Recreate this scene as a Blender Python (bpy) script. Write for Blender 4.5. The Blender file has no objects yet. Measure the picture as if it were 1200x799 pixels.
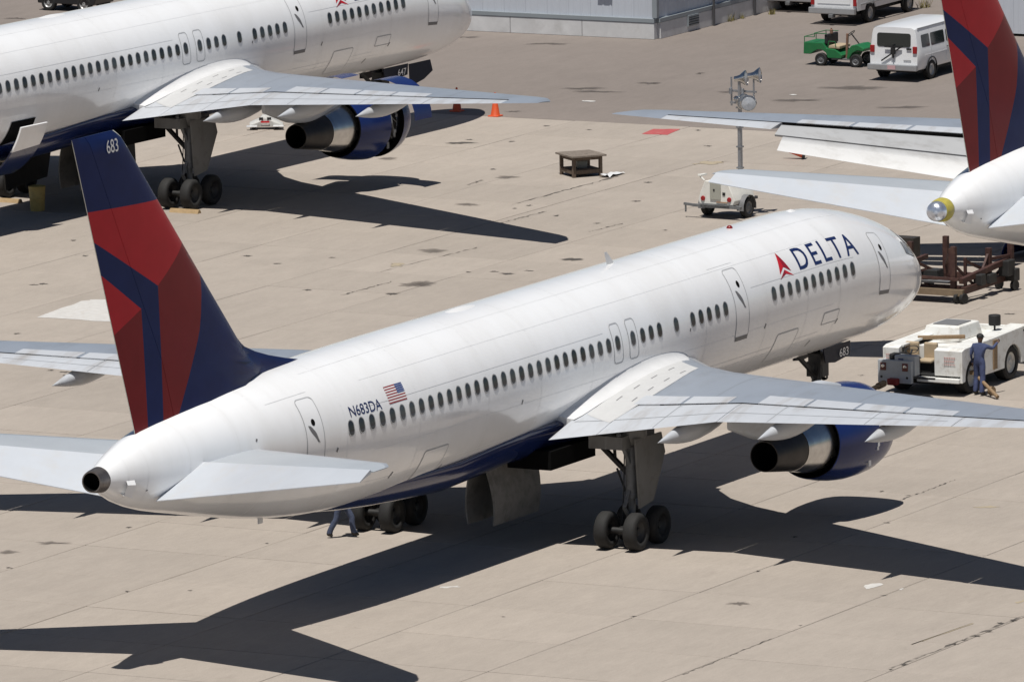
import bpy, bmesh, math, random
import numpy as np
from mathutils import Vector, Matrix
random.seed(7)
R = math.radians
SC = bpy.context.scene
COL = SC.collection

# ---------------------------------------------------------------- camera, sky, sun, exposure
CAM_POS = (-244.526, -115.088, 43.575)
CAM_YAW, CAM_PITCH, CAM_ROLL = R(27.60986), R(-8.77577), R(-0.88010)
CAM_F = 11050.42
cam_d = bpy.data.cameras.new("camera")
cam = bpy.data.objects.new("camera", cam_d); COL.objects.link(cam)
cam_d.sensor_width = 36.0
cam_d.lens = CAM_F / 1200.0 * 36.0
cam_d.clip_start = 1.0
cam_d.clip_end = 6000.0
_f = Vector((math.cos(CAM_YAW) * math.cos(CAM_PITCH), math.sin(CAM_YAW) * math.cos(CAM_PITCH), math.sin(CAM_PITCH)))
_r0 = Vector((math.sin(CAM_YAW), -math.cos(CAM_YAW), 0)); _u0 = _r0.cross(_f)
_r = _r0 * math.cos(CAM_ROLL) + _u0 * math.sin(CAM_ROLL)
_u = -_r0 * math.sin(CAM_ROLL) + _u0 * math.cos(CAM_ROLL)
cam.matrix_world = Matrix(((_r.x, _u.x, -_f.x, CAM_POS[0]), (_r.y, _u.y, -_f.y, CAM_POS[1]), (_r.z, _u.z, -_f.z, CAM_POS[2]), (0, 0, 0, 1)))
SC.camera = cam

SUN_FROM = Vector((-0.335, -0.05, 1.0)).normalized()
world = bpy.data.worlds.new("World"); SC.world = world; world.use_nodes = True
wn = world.node_tree.nodes; wl = world.node_tree.links
for n in list(wn): wn.remove(n)
wo = wn.new("ShaderNodeOutputWorld"); wb = wn.new("ShaderNodeBackground"); ws = wn.new("ShaderNodeTexSky")
ws.sky_type = 'NISHITA'; ws.sun_disc = False
ws.sun_elevation = math.asin(SUN_FROM.z)
ws.sun_rotation = math.atan2(SUN_FROM.x, SUN_FROM.y)
ws.altitude = 600; ws.air_density = 0.8; ws.dust_density = 0.3; ws.ozone_density = 1.0
wb.inputs["Strength"].default_value = 0.05
wl.new(ws.outputs[0], wb.inputs[0]); wl.new(wb.outputs[0], wo.inputs[0])
sun_d = bpy.data.lights.new("sun", 'SUN'); sun_d.energy = 5.0; sun_d.angle = R(0.53); sun_d.color = (1.0, 0.965, 0.91)
sun = bpy.data.objects.new("sun", sun_d); COL.objects.link(sun)
sun.rotation_euler = SUN_FROM.to_track_quat('Z', 'Y').to_euler(); sun.location = (0, 0, 80)
SC.view_settings.view_transform = 'Standard'; SC.view_settings.look = 'None'
SC.view_settings.exposure = -0.1; SC.view_settings.gamma = 1.0; SC.view_settings.use_curve_mapping = False
SC.render.engine = 'CYCLES'

# station / right / up -> world metres (x forward along the apron joints, y left)
def W(s, r, z): return Vector((-s, -r, z))

def project(p):
    d = Vector(p) - Vector(CAM_POS); w = d.dot(_f)
    return 600 + CAM_F * d.dot(_r) / w, 399.5 - CAM_F * d.dot(_u) / w

def ground(u, v, z=0.0):
    d = _f + _r * ((u - 600) / CAM_F) - _u * ((v - 399.5) / CAM_F)
    t = (z - CAM_POS[2]) / d.z
    return Vector(CAM_POS) + d * t

# ---------------------------------------------------------------- materials
MATS = {}
def mat(name, col, rough=0.5, metal=0.0, var=0.0, vscale=3.0, bump=0.0, bscale=40.0, coat=0.0, dirt=None, dscale=1.0, damt=0.5, spec=0.5, stretch=(1, 1, 1), rnd=0.0, emit=None):
    if name in MATS: return MATS[name]
    m = bpy.data.materials.new(name); m.use_nodes = True; MATS[name] = m
    nt = m.node_tree; N = nt.nodes; L = nt.links
    b = N["Principled BSDF"]
    b.inputs["Roughness"].default_value = rough; b.inputs["Metallic"].default_value = metal
    b.inputs["Specular IOR Level"].default_value = spec
    if coat: b.inputs["Coat Weight"].default_value = coat; b.inputs["Coat Roughness"].default_value = 0.08
    c4 = (*col, 1)
    b.inputs["Base Color"].default_value = c4
    tc = None
    def coords():
        nonlocal tc
        if tc is None:
            t = N.new("ShaderNodeTexCoord"); mp = N.new("ShaderNodeMapping"); mp.inputs["Scale"].default_value = stretch
            L.new(t.outputs["Object"], mp.inputs[0]); tc = mp
        return tc.outputs[0]
    cur = None
    if var:
        n = N.new("ShaderNodeTexNoise"); n.inputs["Scale"].default_value = vscale; n.inputs["Detail"].default_value = 6; n.inputs["Roughness"].default_value = 0.6
        L.new(coords(), n.inputs["Vector"])
        mr = N.new("ShaderNodeMapRange"); mr.inputs["From Min"].default_value = 0.25; mr.inputs["From Max"].default_value = 0.75
        mr.inputs["To Min"].default_value = 1 - var; mr.inputs["To Max"].default_value = 1 + var
        L.new(n.outputs["Fac"], mr.inputs["Value"])
        mx = N.new("ShaderNodeMix"); mx.data_type = 'RGBA'; mx.blend_type = 'MULTIPLY'; mx.inputs["Factor"].default_value = 1
        mx.inputs["A"].default_value = c4; L.new(mr.outputs[0], mx.inputs["B"]); cur = mx.outputs["Result"]
    if dirt:
        n = N.new("ShaderNodeTexNoise"); n.inputs["Scale"].default_value = dscale; n.inputs["Detail"].default_value = 8; n.inputs["Roughness"].default_value = 0.68
        L.new(coords(), n.inputs["Vector"])
        mr = N.new("ShaderNodeMapRange"); mr.inputs["From Min"].default_value = 0.5; mr.inputs["From Max"].default_value = 0.75; mr.inputs["To Max"].default_value = damt
        L.new(n.outputs["Fac"], mr.inputs["Value"])
        mx = N.new("ShaderNodeMix"); mx.data_type = 'RGBA'; L.new(mr.outputs[0], mx.inputs["Factor"])
        if cur: L.new(cur, mx.inputs["A"])
        else: mx.inputs["A"].default_value = c4
        mx.inputs["B"].default_value = (*dirt, 1); cur = mx.outputs["Result"]
    if rnd:
        oi = N.new("ShaderNodeObjectInfo"); mr = N.new("ShaderNodeMapRange")
        mr.inputs["To Min"].default_value = 1 - rnd; mr.inputs["To Max"].default_value = 1 + rnd
        L.new(oi.outputs["Random"], mr.inputs["Value"])
        mx = N.new("ShaderNodeMix"); mx.data_type = 'RGBA'; mx.blend_type = 'MULTIPLY'; mx.inputs["Factor"].default_value = 1
        if cur: L.new(cur, mx.inputs["A"])
        else: mx.inputs["A"].default_value = c4
        L.new(mr.outputs[0], mx.inputs["B"]); cur = mx.outputs["Result"]
    if cur: L.new(cur, b.inputs["Base Color"])
    if bump:
        n = N.new("ShaderNodeTexNoise"); n.inputs["Scale"].default_value = bscale; n.inputs["Detail"].default_value = 5
        L.new(coords(), n.inputs["Vector"])
        bp = N.new("ShaderNodeBump"); bp.inputs["Strength"].default_value = bump; bp.inputs["Distance"].default_value = 0.02
        L.new(n.outputs["Fac"], bp.inputs["Height"]); L.new(bp.outputs[0], b.inputs["Normal"])
    if emit:
        b.inputs["Emission Color"].default_value = (*emit[0], 1); b.inputs["Emission Strength"].default_value = emit[1]
    return m

NAVY = (0.010, 0.020, 0.085)
M_white = mat("aircraft_white", (0.86, 0.865, 0.87), 0.2, var=0.02, vscale=1.2, coat=0.4, dirt=(0.60, 0.58, 0.54), dscale=0.6, damt=0.25, stretch=(0.25, 1, 1))
M_navy = mat("navy_paint", NAVY, 0.25, spec=0.08, var=0.12, vscale=1.5)
M_cowl = mat("cowl_blue", (0.011, 0.025, 0.115), 0.2, spec=0.3, var=0.12, vscale=1.5)
M_red = mat("tail_red", (0.40, 0.010, 0.020), 0.25, spec=0.14, var=0.08, vscale=1.5)
M_dred = mat("tail_dark_red", (0.165, 0.006, 0.011), 0.25, spec=0.14, var=0.08, vscale=1.5)
M_wing = mat("wing_gray", (0.262, 0.292, 0.338), 0.34, var=0.06, vscale=0.8, dirt=(0.19, 0.20, 0.215), dscale=0.9, damt=0.6, stretch=(0.5, 1.0, 1))
M_flap = mat("flap_light_gray", (0.50, 0.52, 0.55), 0.36, var=0.05, vscale=1.2, dirt=(0.30, 0.27, 0.24), dscale=1.1, damt=0.75, stretch=(0.3, 1.5, 1))
M_elev = mat("elevator_white", (0.50, 0.53, 0.57), 0.34, var=0.04, vscale=1.2, dirt=(0.5, 0.48, 0.45), dscale=1.4, damt=0.5)
M_flap3 = mat("flap_dirty_white", (0.37, 0.375, 0.38), 0.4, var=0.06, vscale=1.2, dirt=(0.22, 0.21, 0.20), dscale=1.5, damt=0.8, stretch=(1, 0.4, 1))
M_edge = mat("bare_leading_edge", (0.62, 0.64, 0.66), 0.3, metal=0.6, var=0.05, vscale=2)
M_silver = mat("polished_metal", (0.60, 0.59, 0.57), 0.22, metal=1.0, var=0.15, vscale=2.5, dirt=(0.25, 0.22, 0.2), dscale=3, damt=0.5)
M_nozzle = mat("burnt_nozzle", (0.055, 0.05, 0.047), 0.45, metal=0.7, var=0.2, vscale=4)
M_apu = mat("apu_metal", (0.20, 0.18, 0.17), 0.42, metal=0.8, var=0.3, vscale=8, stretch=(1, 1, 1))
M_black = mat("matt_black", (0.012, 0.012, 0.013), 0.7)
M_soot_shade = mat("soot_shade_black", (0.004, 0.004, 0.004), 0.9, spec=0.1)  # soot in the exhausts; elsewhere paints shade in gaps, wells and openings
M_rubber = mat("tyre_rubber", (0.016, 0.0155, 0.015), 0.8, var=0.2, vscale=10)
M_gear = mat("gear_gray", (0.15, 0.155, 0.16), 0.45, var=0.15, vscale=5, dirt=(0.06, 0.055, 0.05), dscale=4, damt=0.7)
M_geardark = mat("gear_grime", (0.024, 0.0235, 0.023), 0.55, var=0.3, vscale=7)
M_doorgray = mat("gear_door_gray", (0.15, 0.148, 0.142), 0.42, var=0.08, vscale=2, dirt=(0.07, 0.06, 0.05), dscale=2.5, damt=0.6)
M_glass = mat("window_glass", (0.020, 0.023, 0.027), 0.09, spec=0.6)
M_pane = mat("cabin_pane", (0.030, 0.034, 0.038), 0.1, spec=0.5, var=0.5, vscale=5, rnd=0.7)
M_hang = mat("well_door_lining", (0.20, 0.19, 0.175), 0.6, var=0.25, vscale=2.5, dirt=(0.06, 0.05, 0.045), dscale=2.2, damt=0.8)
M_lineF = mat("faint_seam", (0.79, 0.795, 0.80), 0.45)
M_winframe = mat("window_frame_metal", (0.33, 0.335, 0.34), 0.5)
M_line = mat("panel_line", (0.42, 0.43, 0.44), 0.6)
M_lineW = mat("skin_seam", (0.72, 0.725, 0.73), 0.5)
M_handle = mat("handle_gray", (0.16, 0.16, 0.165), 0.5)
M_letter = mat("lettering_navy", (0.010, 0.022, 0.10), 0.3)
M_letwhite = mat("lettering_white", (0.78, 0.78, 0.78), 0.4)
M_widget = mat("logo_red", (0.55, 0.012, 0.02), 0.3)
M_antenna = mat("antenna_white", (0.7, 0.7, 0.7), 0.4)

def livery_material(mname, pts):
    m = bpy.data.materials.new(mname); m.use_nodes = True
    N = m.node_tree.nodes; L = m.node_tree.links; b = N["Principled BSDF"]
    b.inputs["Roughness"].default_value = 0.2; b.inputs["Coat Weight"].default_value = 0.45; b.inputs["Coat Roughness"].default_value = 0.06
    tc = N.new("ShaderNodeTexCoord"); sp = N.new("ShaderNodeSeparateXYZ"); L.new(tc.outputs["Object"], sp.inputs[0])
    # boundary height of the blue belly along the length: ramp value v -> z = 2 + v*2
    d = N.new("ShaderNodeMath"); d.operation = 'DIVIDE'; d.inputs[1].default_value = -48.0; L.new(sp.outputs["X"], d.inputs[0])
    cr = N.new("ShaderNodeValToRGB"); L.new(d.outputs[0], cr.inputs[0]); e = cr.color_ramp.elements
    while len(e) < len(pts): e.new(0.5)
    for k, (s, z) in enumerate(pts):
        e[k].position = s / 48; v = max(0, (z - 1.5) / 2); e[k].color = (v, v, v, 1)
    ma = N.new("ShaderNodeMath"); ma.operation = 'MULTIPLY_ADD'; ma.inputs[1].default_value = 2; ma.inputs[2].default_value = 1.5; L.new(cr.outputs[0], ma.inputs[0])
    lt = N.new("ShaderNodeMath"); lt.operation = 'LESS_THAN'; L.new(sp.outputs["Z"], lt.inputs[0]); L.new(ma.outputs[0], lt.inputs[1])
    n = N.new("ShaderNodeTexNoise"); n.inputs["Scale"].default_value = 0.7; n.inputs["Detail"].default_value = 7; n.inputs["Roughness"].default_value = 0.65
    mp = N.new("ShaderNodeMapping"); mp.inputs["Scale"].default_value = (1.3, 0.5, 0.35); L.new(tc.outputs["Object"], mp.inputs[0]); L.new(mp.outputs[0], n.inputs["Vector"])
    mr = N.new("ShaderNodeMapRange"); mr.inputs["From Min"].default_value = 0.42; mr.inputs["From Max"].default_value = 0.8; mr.inputs["To Max"].default_value = 0.5; L.new(n.outputs["Fac"], mr.inputs["Value"])
    # grime grows on the belly side of the paint (streaked oil film on the lower skin)
    w = N.new("ShaderNodeMix"); w.data_type = 'RGBA'; w.inputs["A"].default_value = (0.87, 0.875, 0.88, 1); w.inputs["B"].default_value = (0.72, 0.705, 0.68, 1); L.new(mr.outputs[0], w.inputs["Factor"])
    mx = N.new("ShaderNodeMix"); mx.data_type = 'RGBA'; L.new(lt.outputs[0], mx.inputs["Factor"]); L.new(w.outputs["Result"], mx.inputs["A"]); mx.inputs["B"].default_value = (*NAVY, 1)
    L.new(mx.outputs["Result"], b.inputs["Base Color"])
    n2 = N.new("ShaderNodeTexNoise"); n2.inputs["Scale"].default_value = 1.1; n2.inputs["Detail"].default_value = 2; L.new(tc.outputs["Object"], n2.inputs["Vector"])
    bp = N.new("ShaderNodeBump"); bp.inputs["Strength"].default_value = 0.11; bp.inputs["Distance"].default_value = 0.05; L.new(n2.outputs["Fac"], bp.inputs["Height"]); L.new(bp.outputs[0], b.inputs["Normal"])
    return m
M_livery = livery_material("fuselage_livery", [(0, 1.8), (13.0, 2.1), (15.5, 2.75), (18, 3.0), (22, 3.4), (25, 3.05), (27, 2.88), (29.3, 2.86), (33.4, 2.62), (37.2, 2.46), (39, 2.2), (48, 2.0)])
M_livery2 = livery_material("fairing_livery", [(0, 1.6), (15.0, 1.8), (17.5, 2.9), (19, 3.4), (48, 3.5)])

# ---------------------------------------------------------------- mesh builder
def rotz(a): return Matrix.Rotation(a, 3, 'Z')
class MB:
    def __init__(self): self.V = []; self.F = []; self.I = []
    def add(self, vs, fs, mi=0):
        o = len(self.V); self.V += [tuple(v) for v in vs]
        for f in fs: self.F.append([o + i for i in f]); self.I.append(mi)
    def box(self, c, size, rot=None, mi=0, taper=(1, 1)):
        x, y, z = [k / 2 for k in size]; vs = []
        for sz in (-1, 1):
            tx, ty = taper if sz > 0 else (1, 1)
            for sx, sy in ((-1, -1), (1, -1), (1, 1), (-1, 1)):
                p = Vector((sx * x * tx, sy * y * ty, sz * z))
                if rot is not None: p = rot @ p
                vs.append(p + Vector(c))
        self.add(vs, [(3, 2, 1, 0), (4, 5, 6, 7), (0, 1, 5, 4), (1, 2, 6, 5), (2, 3, 7, 6), (3, 0, 4, 7)], mi); return self
    def bar(self, p, q, w, h, mi=0, up=(0, 0, 1)):
        p, q = Vector(p), Vector(q); d = (q - p).normalized(); u = Vector(up)
        if abs(d.dot(u)) > .95: u = Vector((1, 0, 0))
        a = d.cross(u).normalized() * (w / 2); b = a.cross(d).normalized() * (h / 2)
        vs = [p - a - b, p + a - b, p + a + b, p - a + b, q - a - b, q + a - b, q + a + b, q - a + b]
        self.add(vs, [(3, 2, 1, 0), (4, 5, 6, 7), (0, 1, 5, 4), (1, 2, 6, 5), (2, 3, 7, 6), (3, 0, 4, 7)], mi); return self
    def tube(self, p, q, r0, r1=None, n=12, cap=True, mi=0):
        r1 = r0 if r1 is None else r1
        p, q = Vector(p), Vector(q); d = (q - p).normalized()
        u = Vector((0, 0, 1)) if abs(d.z) < .9 else Vector((1, 0, 0))
        a = d.cross(u).normalized(); b = a.cross(d)
        vs = []
        for c, r in ((p, r0), (q, r1)):
            for k in range(n):
                t = 2 * math.pi * k / n; vs.append(c + (a * math.cos(t) + b * math.sin(t)) * r)
        fs = [(k, (k + 1) % n, n + (k + 1) % n, n + k) for k in range(n)]
        if cap: fs += [tuple(range(n - 1, -1, -1)), tuple(range(n, 2 * n))]
        self.add(vs, fs, mi); return self
    def path(self, pts, r, n=8, mi=0):
        for a, b in zip(pts[:-1], pts[1:]): self.tube(a, b, r, r, n, True, mi)
        return self
    def lathe(self, o, d, prof, n=32, mis=None, cap=(False, False)):
        o, d = Vector(o), Vector(d).normalized()
        u = Vector((0, 0, 1)) if abs(d.z) < .9 else Vector((1, 0, 0))
        a = d.cross(u).normalized(); b = a.cross(d)
        secs = []
        for t, r in prof:
            secs.append([o + d * t + (a * math.cos(2 * math.pi * k / n) + b * math.sin(2 * math.pi * k / n)) * r for k in range(n)])
        return self.loft(secs, True, cap[0], cap[1], mis)
    def loft(self, secs, closed=True, cap0=False, cap1=False, mis=None):
        n = len(secs[0]); o = len(self.V)
        for s in secs: self.V += [tuple(p) for p in s]
        for i in range(len(secs) - 1):
            mi = mis if isinstance(mis, int) else (mis[i] if mis else 0)
            for k in range(n if closed else n - 1):
                k2 = (k + 1) % n
                self.F.append([o + i * n + k, o + i * n + k2, o + (i + 1) * n + k2, o + (i + 1) * n + k]); self.I.append(mi)
        m0 = mis if isinstance(mis, int) else (mis[0] if mis else 0); m1 = mis if isinstance(mis, int) else (mis[-1] if mis else 0)
        if cap0: self.F.append([o + k for k in range(n - 1, -1, -1)]); self.I.append(m0)
        if cap1: self.F.append([o + (len(secs) - 1) * n + k for k in range(n)]); self.I.append(m1)
        return self
    def prism(self, poly, vec, mi=0):
        vec = Vector(vec); n = len(poly); a = [Vector(p) for p in poly]; b = [p + vec for p in a]
        self.add(a + b, [tuple(range(n - 1, -1, -1)), tuple(range(n, 2 * n))] + [(k, (k + 1) % n, n + (k + 1) % n, n + k) for k in range(n)], mi); return self
    def mesh(self, name, mats, smooth=40, recalc=True, weld=True):
        me = bpy.data.meshes.new(name); me.from_pydata(self.V, [], self.F)
        for m in (mats if isinstance(mats, (list, tuple)) else [mats]): me.materials.append(m)
        me.polygons.foreach_set("material_index", self.I)
        bm = bmesh.new(); bm.from_mesh(me)
        if weld: bmesh.ops.remove_doubles(bm, verts=bm.verts, dist=1e-5)
        if recalc: bmesh.ops.recalc_face_normals(bm, faces=bm.faces)
        bm.to_mesh(me); bm.free()
        if smooth:
            me.polygons.foreach_set("use_smooth", [True] * len(me.polygons)); me.set_sharp_from_angle(angle=R(smooth))
        return me
    def build(self, name, mats, parent=None, smooth=40, bevel=0, recalc=True, seg=2):
        return link(name, self.mesh(name, mats, smooth, recalc), parent, bevel, seg)
def link(name, me, parent=None, bevel=0, seg=2):
    o = bpy.data.objects.new(name, me); COL.objects.link(o)
    if parent is not None: o.parent = parent
    if bevel:
        b = o.modifiers.new("bevel", 'BEVEL'); b.width = bevel; b.segments = seg; b.limit_method = 'ANGLE'; b.angle_limit = R(35); b.harden_normals = False
    return o
def empty(name, loc=(0, 0, 0), rz=0.0):
    o = bpy.data.objects.new(name, None); COL.objects.link(o); o.location = loc; o.rotation_euler = (0, 0, rz); o.empty_display_size = 0.3; return o
def tag(o, label=None, cat=None, group=None, kind=None):
    if label: o["label"] = label
    if cat: o["category"] = cat
    if group: o["group"] = group
    if kind: o["kind"] = kind
    return o
def copy_tree(o, parent=None):
    c = o.copy(); COL.objects.link(c); c.parent = parent
    for ch in list(o.children): copy_tree(ch, c)
    return c

def text_bm(s, cuts=0, bold=0.0, spacing=1.0):
    cu = bpy.data.curves.new("t", 'FONT'); cu.body = s; cu.size = 1; cu.offset = bold; cu.space_character = spacing; cu.resolution_u = 4
    ob = bpy.data.objects.new("t", cu); COL.objects.link(ob)
    dg = bpy.context.evaluated_depsgraph_get(); dg.update()
    me = bpy.data.meshes.new_from_object(ob.evaluated_get(dg))
    bpy.data.objects.remove(ob); bpy.data.curves.remove(cu)
    bm = bmesh.new(); bm.from_mesh(me); bpy.data.meshes.remove(me)
    xs = [v.co.x for v in bm.verts]; ys = [v.co.y for v in bm.verts]
    x0, x1, y0, y1 = min(xs), max(xs), min(ys), max(ys)
    for v in bm.verts: v.co = Vector(((v.co.x - x0) / (x1 - x0), (v.co.y - y0) / (y1 - y0), 0))
    cut_bm(bm, cuts); return bm
def cut_bm(bm, cuts):
    for k in range(1, cuts):
        bmesh.ops.bisect_plane(bm, geom=bm.verts[:] + bm.edges[:] + bm.faces[:], plane_co=(0, k / cuts, 0), plane_no=(0, 1, 0))
def map_bm(bm, fn, name, m):
    for v in bm.verts: v.co = Vector(fn(v.co.x, v.co.y))
    me = bpy.data.meshes.new(name); bm.to_mesh(me); bm.free(); me.materials.append(m); return me
# ---------------------------------------------------------------- airliner geometry (s aft of the nose, r to starboard, z up)
FS = [0, .12, .35, .8, 1.4, 2.2, 3.0, 4.0, 5.2, 6.8, 8.5, 31, 34, 36.5, 39, 41, 43, 44.7, 45.8, 46.5]
FT = [3.75, 4.06, 4.30, 4.64, 5.0, 5.42, 5.72, 6.0, 6.26, 6.46, 6.52, 6.52, 6.51, 6.47, 6.38, 6.25, 6.06, 5.82, 5.54, 5.29]
FB = [3.75, 3.44, 3.2, 2.95, 2.76, 2.6, 2.5, 2.43, 2.39, 2.37, 2.37, 2.37, 2.38, 2.5, 2.78, 3.14, 3.55, 3.92, 4.28, 4.63]
FW = [.01, .36, .62, .95, 1.24, 1.5, 1.66, 1.78, 1.85, 1.88, 1.88, 1.88, 1.86, 1.77, 1.56, 1.33, 1.04, .76, .52, .315]
FM = [3.75, 3.75, 3.76, 3.78, 3.85, 3.98, 4.12, 4.26, 4.4, 4.5, 4.55, 4.55, 4.55, 4.6, 4.72, 4.84, 4.92, 4.95, 4.96, 4.96]
def pchip(xs, ys):
    x = np.array(xs, float); y = np.array(ys, float); h = np.diff(x); d = np.diff(y) / h; m = np.zeros_like(y)
    for i in range(1, len(x) - 1):
        if d[i - 1] * d[i] > 0:
            w1 = 2 * h[i] + h[i - 1]; w2 = h[i] + 2 * h[i - 1]; m[i] = (w1 + w2) / (w1 / d[i - 1] + w2 / d[i])
    m[0] = d[0]; m[-1] = d[-1]
    def f(t):
        i = int(min(max(np.searchsorted(x, t) - 1, 0), len(x) - 2)); u = (t - x[i]) / h[i]
        return float((2 * u**3 - 3 * u * u + 1) * y[i] + (u**3 - 2 * u * u + u) * h[i] * m[i] + (-2 * u**3 + 3 * u * u) * y[i + 1] + (u**3 - u * u) * h[i] * m[i + 1])
    return f
fT, fB, fW, fM = [pchip(FS, k) for k in (FT, FB, FW, FM)]
def fpt(s, phi, off=0.0, sg=1):
    a, t, b, m = fW(s), fT(s), fB(s), fM(s); p = R(phi); h = (t - m) if phi >= 0 else (m - b)
    nr = math.cos(p) / max(a, .01); nz = math.sin(p) / max(h, .01); n = math.hypot(nr, nz)
    return W(s, sg * (a * math.cos(p) + off * nr / n), m + h * math.sin(p) + off * nz / n)
RW = 1.93
def fw(s, w, off=0.0, sg=1): return fpt(s, math.degrees(w / RW), off, sg)
def frr(s, z):
    a, t, b, m = fW(s), fT(s), fB(s), fM(s); h = (t - m) if z >= m else (m - b)
    return a * math.sqrt(max(0, 1 - ((z - m) / h)**2))
SPEC = []
def add(pid, name, me, parent=None, loc=None, only=None, bevel=0, label=None):
    SPEC.append(dict(id=pid, name=name, me=me, parent=parent, loc=loc, only=only, bevel=bevel, label=label))

# fuselage skin
mb = MB(); secs = []
ss = [0.002, .03, .07, .12, .2, .35, .55, .8, 1.1, 1.4, 1.8, 2.2, 2.6, 3, 3.5, 4, 4.6, 5.2, 6, 6.8, 7.6, 8.5] + [10 + 1.5 * k for k in range(15)] + [32, 33, 34, 35, 36, 37, 38, 39, 40, 41, 42, 43, 43.8, 44.5, 45.2, 45.8, 46.2, 46.5]
for s in ss:
    sec = []
    for k in range(64):
        ph = -90 + 360 * k / 64
        p = ph if ph <= 90 else 180 - ph
        q = fpt(s, p); sec.append(q if ph <= 90 else Vector((q.x, -q.y, q.z)))
    secs.append(sec)
mb.loft(secs, True, True, True)
add('fus', 'fuselage', mb.mesh('fuselage', M_livery, 60))
def ring_prof(prof, z=4.96, n=32): return [(W(s, 0, z), r) for s, r in prof]
mb = MB(); mb.lathe(W(46.46, 0, 4.96), (-1, 0, 0.0), [(0, .322), (.15, .312), (.3, .295), (.43, .268), (.43, .235), (.1, .21), (.1, .01)], 32, [0, 0, 0, 0, 1, 1])
add('apu', 'exhaust_cone', mb.mesh('exhaust_cone', [M_apu, M_soot_shade], 50))
mb = MB()
for k in range(4): mb.lathe(W(46.5 + .085 * k, 0, 4.96), (-1, 0, 0), [(0, .320 - .010 * k), (.012, .325 - .010 * k), (.024, .316 - .010 * k)], 32)
add('apur', 'exhaust_rib', mb.mesh('exhaust_rib', M_nozzle), 'apu', only=(0, 1))
# silver blank and yellow ring over the exhaust of the third aircraft
mb = MB(); mb.lathe(W(46.55, 0, 4.96), (-1, 0, 0), [(0, .34), (.1, .36), (.3, .345), (.42, .31), (.42, .28)], 32)
add('cov', 'cover_band', mb.mesh('cover_band', mat("yellow_band", (0.42, 0.36, 0.07), .5, var=.2, vscale=8)), None, only=(2,))
mb = MB(); mb.lathe(W(46.9, 0, 4.96), (-1, 0, 0), [(0, .29), (.18, .30), (.30, .27), (.38, .20), (.42, .10), (.43, .005)], 28)
add('cov2', 'exhaust_cover', mb.mesh('exhaust_cover', mat("cover_foil", (0.66, 0.70, 0.78), .28, metal=.8, var=.25, vscale=9, bump=.6, bscale=9), 50), None, only=(2,))

# cockpit glazing
for sg in (1, -1):
    for k, (s0, s1, p0, p1) in enumerate([(1.62, 2.25, 62, 86), (1.7, 2.55, 40, 60), (2.0, 3.0, 24, 38)]):
        mb = MB(); g = []
        for i in range(5):
            s = s0 + (s1 - s0) * i / 4
            g.append([fpt(s, p0 + (p1 - p0) * j / 4, .012, sg) for j in range(5)])
        mb.loft(g, False)
        add('ck%d%d' % (sg, k), 'cockpit_window', mb.mesh('cockpit_window', M_glass))

# cabin windows: a frame ring with a pane in it, one mesh shared by the whole row
def rrect(w, h, rad, n=4):
    pts = []
    for cx, cy, a0 in ((w / 2 - rad, h / 2 - rad, 0), (-w / 2 + rad, h / 2 - rad, 90), (-w / 2 + rad, -h / 2 + rad, 180), (w / 2 - rad, -h / 2 + rad, 270)):
        for k in range(n + 1):
            a = R(a0 + 90 * k / n); pts.append((cx + rad * math.cos(a), cy + rad * math.sin(a)))
    return pts
W0 = R(10.6) * RW
def wmesh(nm, loops, m, cap):
    mb = MB(); secs = []
    for (w, h, rad, off) in loops: secs.append([fw(20 - x, W0 + y, off) - W(20, 0, 0) for x, y in rrect(w, h, rad)])
    mb.loft(secs, True, False, cap); return mb.mesh(nm, m, 50)
ME_wf = wmesh('window', [(.305, .43, .145, .001), (.30, .425, .143, .009), (.255, .375, .12, .009), (.245, .365, .118, .006)], M_winframe, False)
ME_wp = wmesh('pane', [(.25, .37, .12, .0075), (.245, .365, .118, .008), (.17, .28, .08, .008), (.09, .18, .04, .008), (.01, .08, .004, .008)], M_pane, True)
win_s = [36.6 - .506 * k for k in list(range(29)) + [32, 33, 34, 36, 38, 39, 40, 41, 42] + list(range(48, 59))] + [21.9, 20.99]
for k, s in enumerate(win_s):
    zz = fw(20, W0).z - (0.0 if s < 30 else .008 * (s - 30)); dy = -(frr(s, zz) - frr(20, zz)); loc = (-s, dy - (.002 if s < 30 else .006), zz - fw(20, W0).z); tilt = math.atan((frr(s + .2, zz) - frr(s - .2, zz)) / .4)
    add('w%d' % k, 'window', ME_wf, None, loc, only=(0, 1)); SPEC[-1]['rz'] = tilt; add('wp%d' % k, 'pane', ME_wp, 'w%d' % k, None, only=(0, 1))

def ribbon(mb, pts, width, off=.004, sg=1, closed=False, mi=0):
    n = len(pts); L_, R_ = [], []
    for i in range(n):
        a = pts[i - 1] if (i > 0 or closed) else pts[i]; b = pts[(i + 1) % n] if (i < n - 1 or closed) else pts[i]
        dx, dy = b[0] - a[0], b[1] - a[1]; l = math.hypot(dx, dy) or 1
        nx, ny = -dy / l * width / 2, dx / l * width / 2
        L_.append(fw(pts[i][0] + nx, pts[i][1] + ny, off, sg)); R_.append(fw(pts[i][0] - nx, pts[i][1] - ny, off, sg))
    secs = [[l, r] for l, r in zip(L_, R_)]
    if closed: secs.append(secs[0])
    mb.loft(secs, False, mis=mi)
def dense(pts, step=.12, closed=True):
    out = []; n = len(pts)
    for i in range(n if closed else n - 1):
        a, b = pts[i], pts[(i + 1) % n]; k = max(1, int(math.hypot(b[0] - a[0], b[1] - a[1]) / step))
        out += [(a[0] + (b[0] - a[0]) * j / k, a[1] + (b[1] - a[1]) * j / k) for j in range(k)]
    if not closed: out.append(pts[-1])
    return out
PH = lambda p: R(p) * RW
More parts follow.
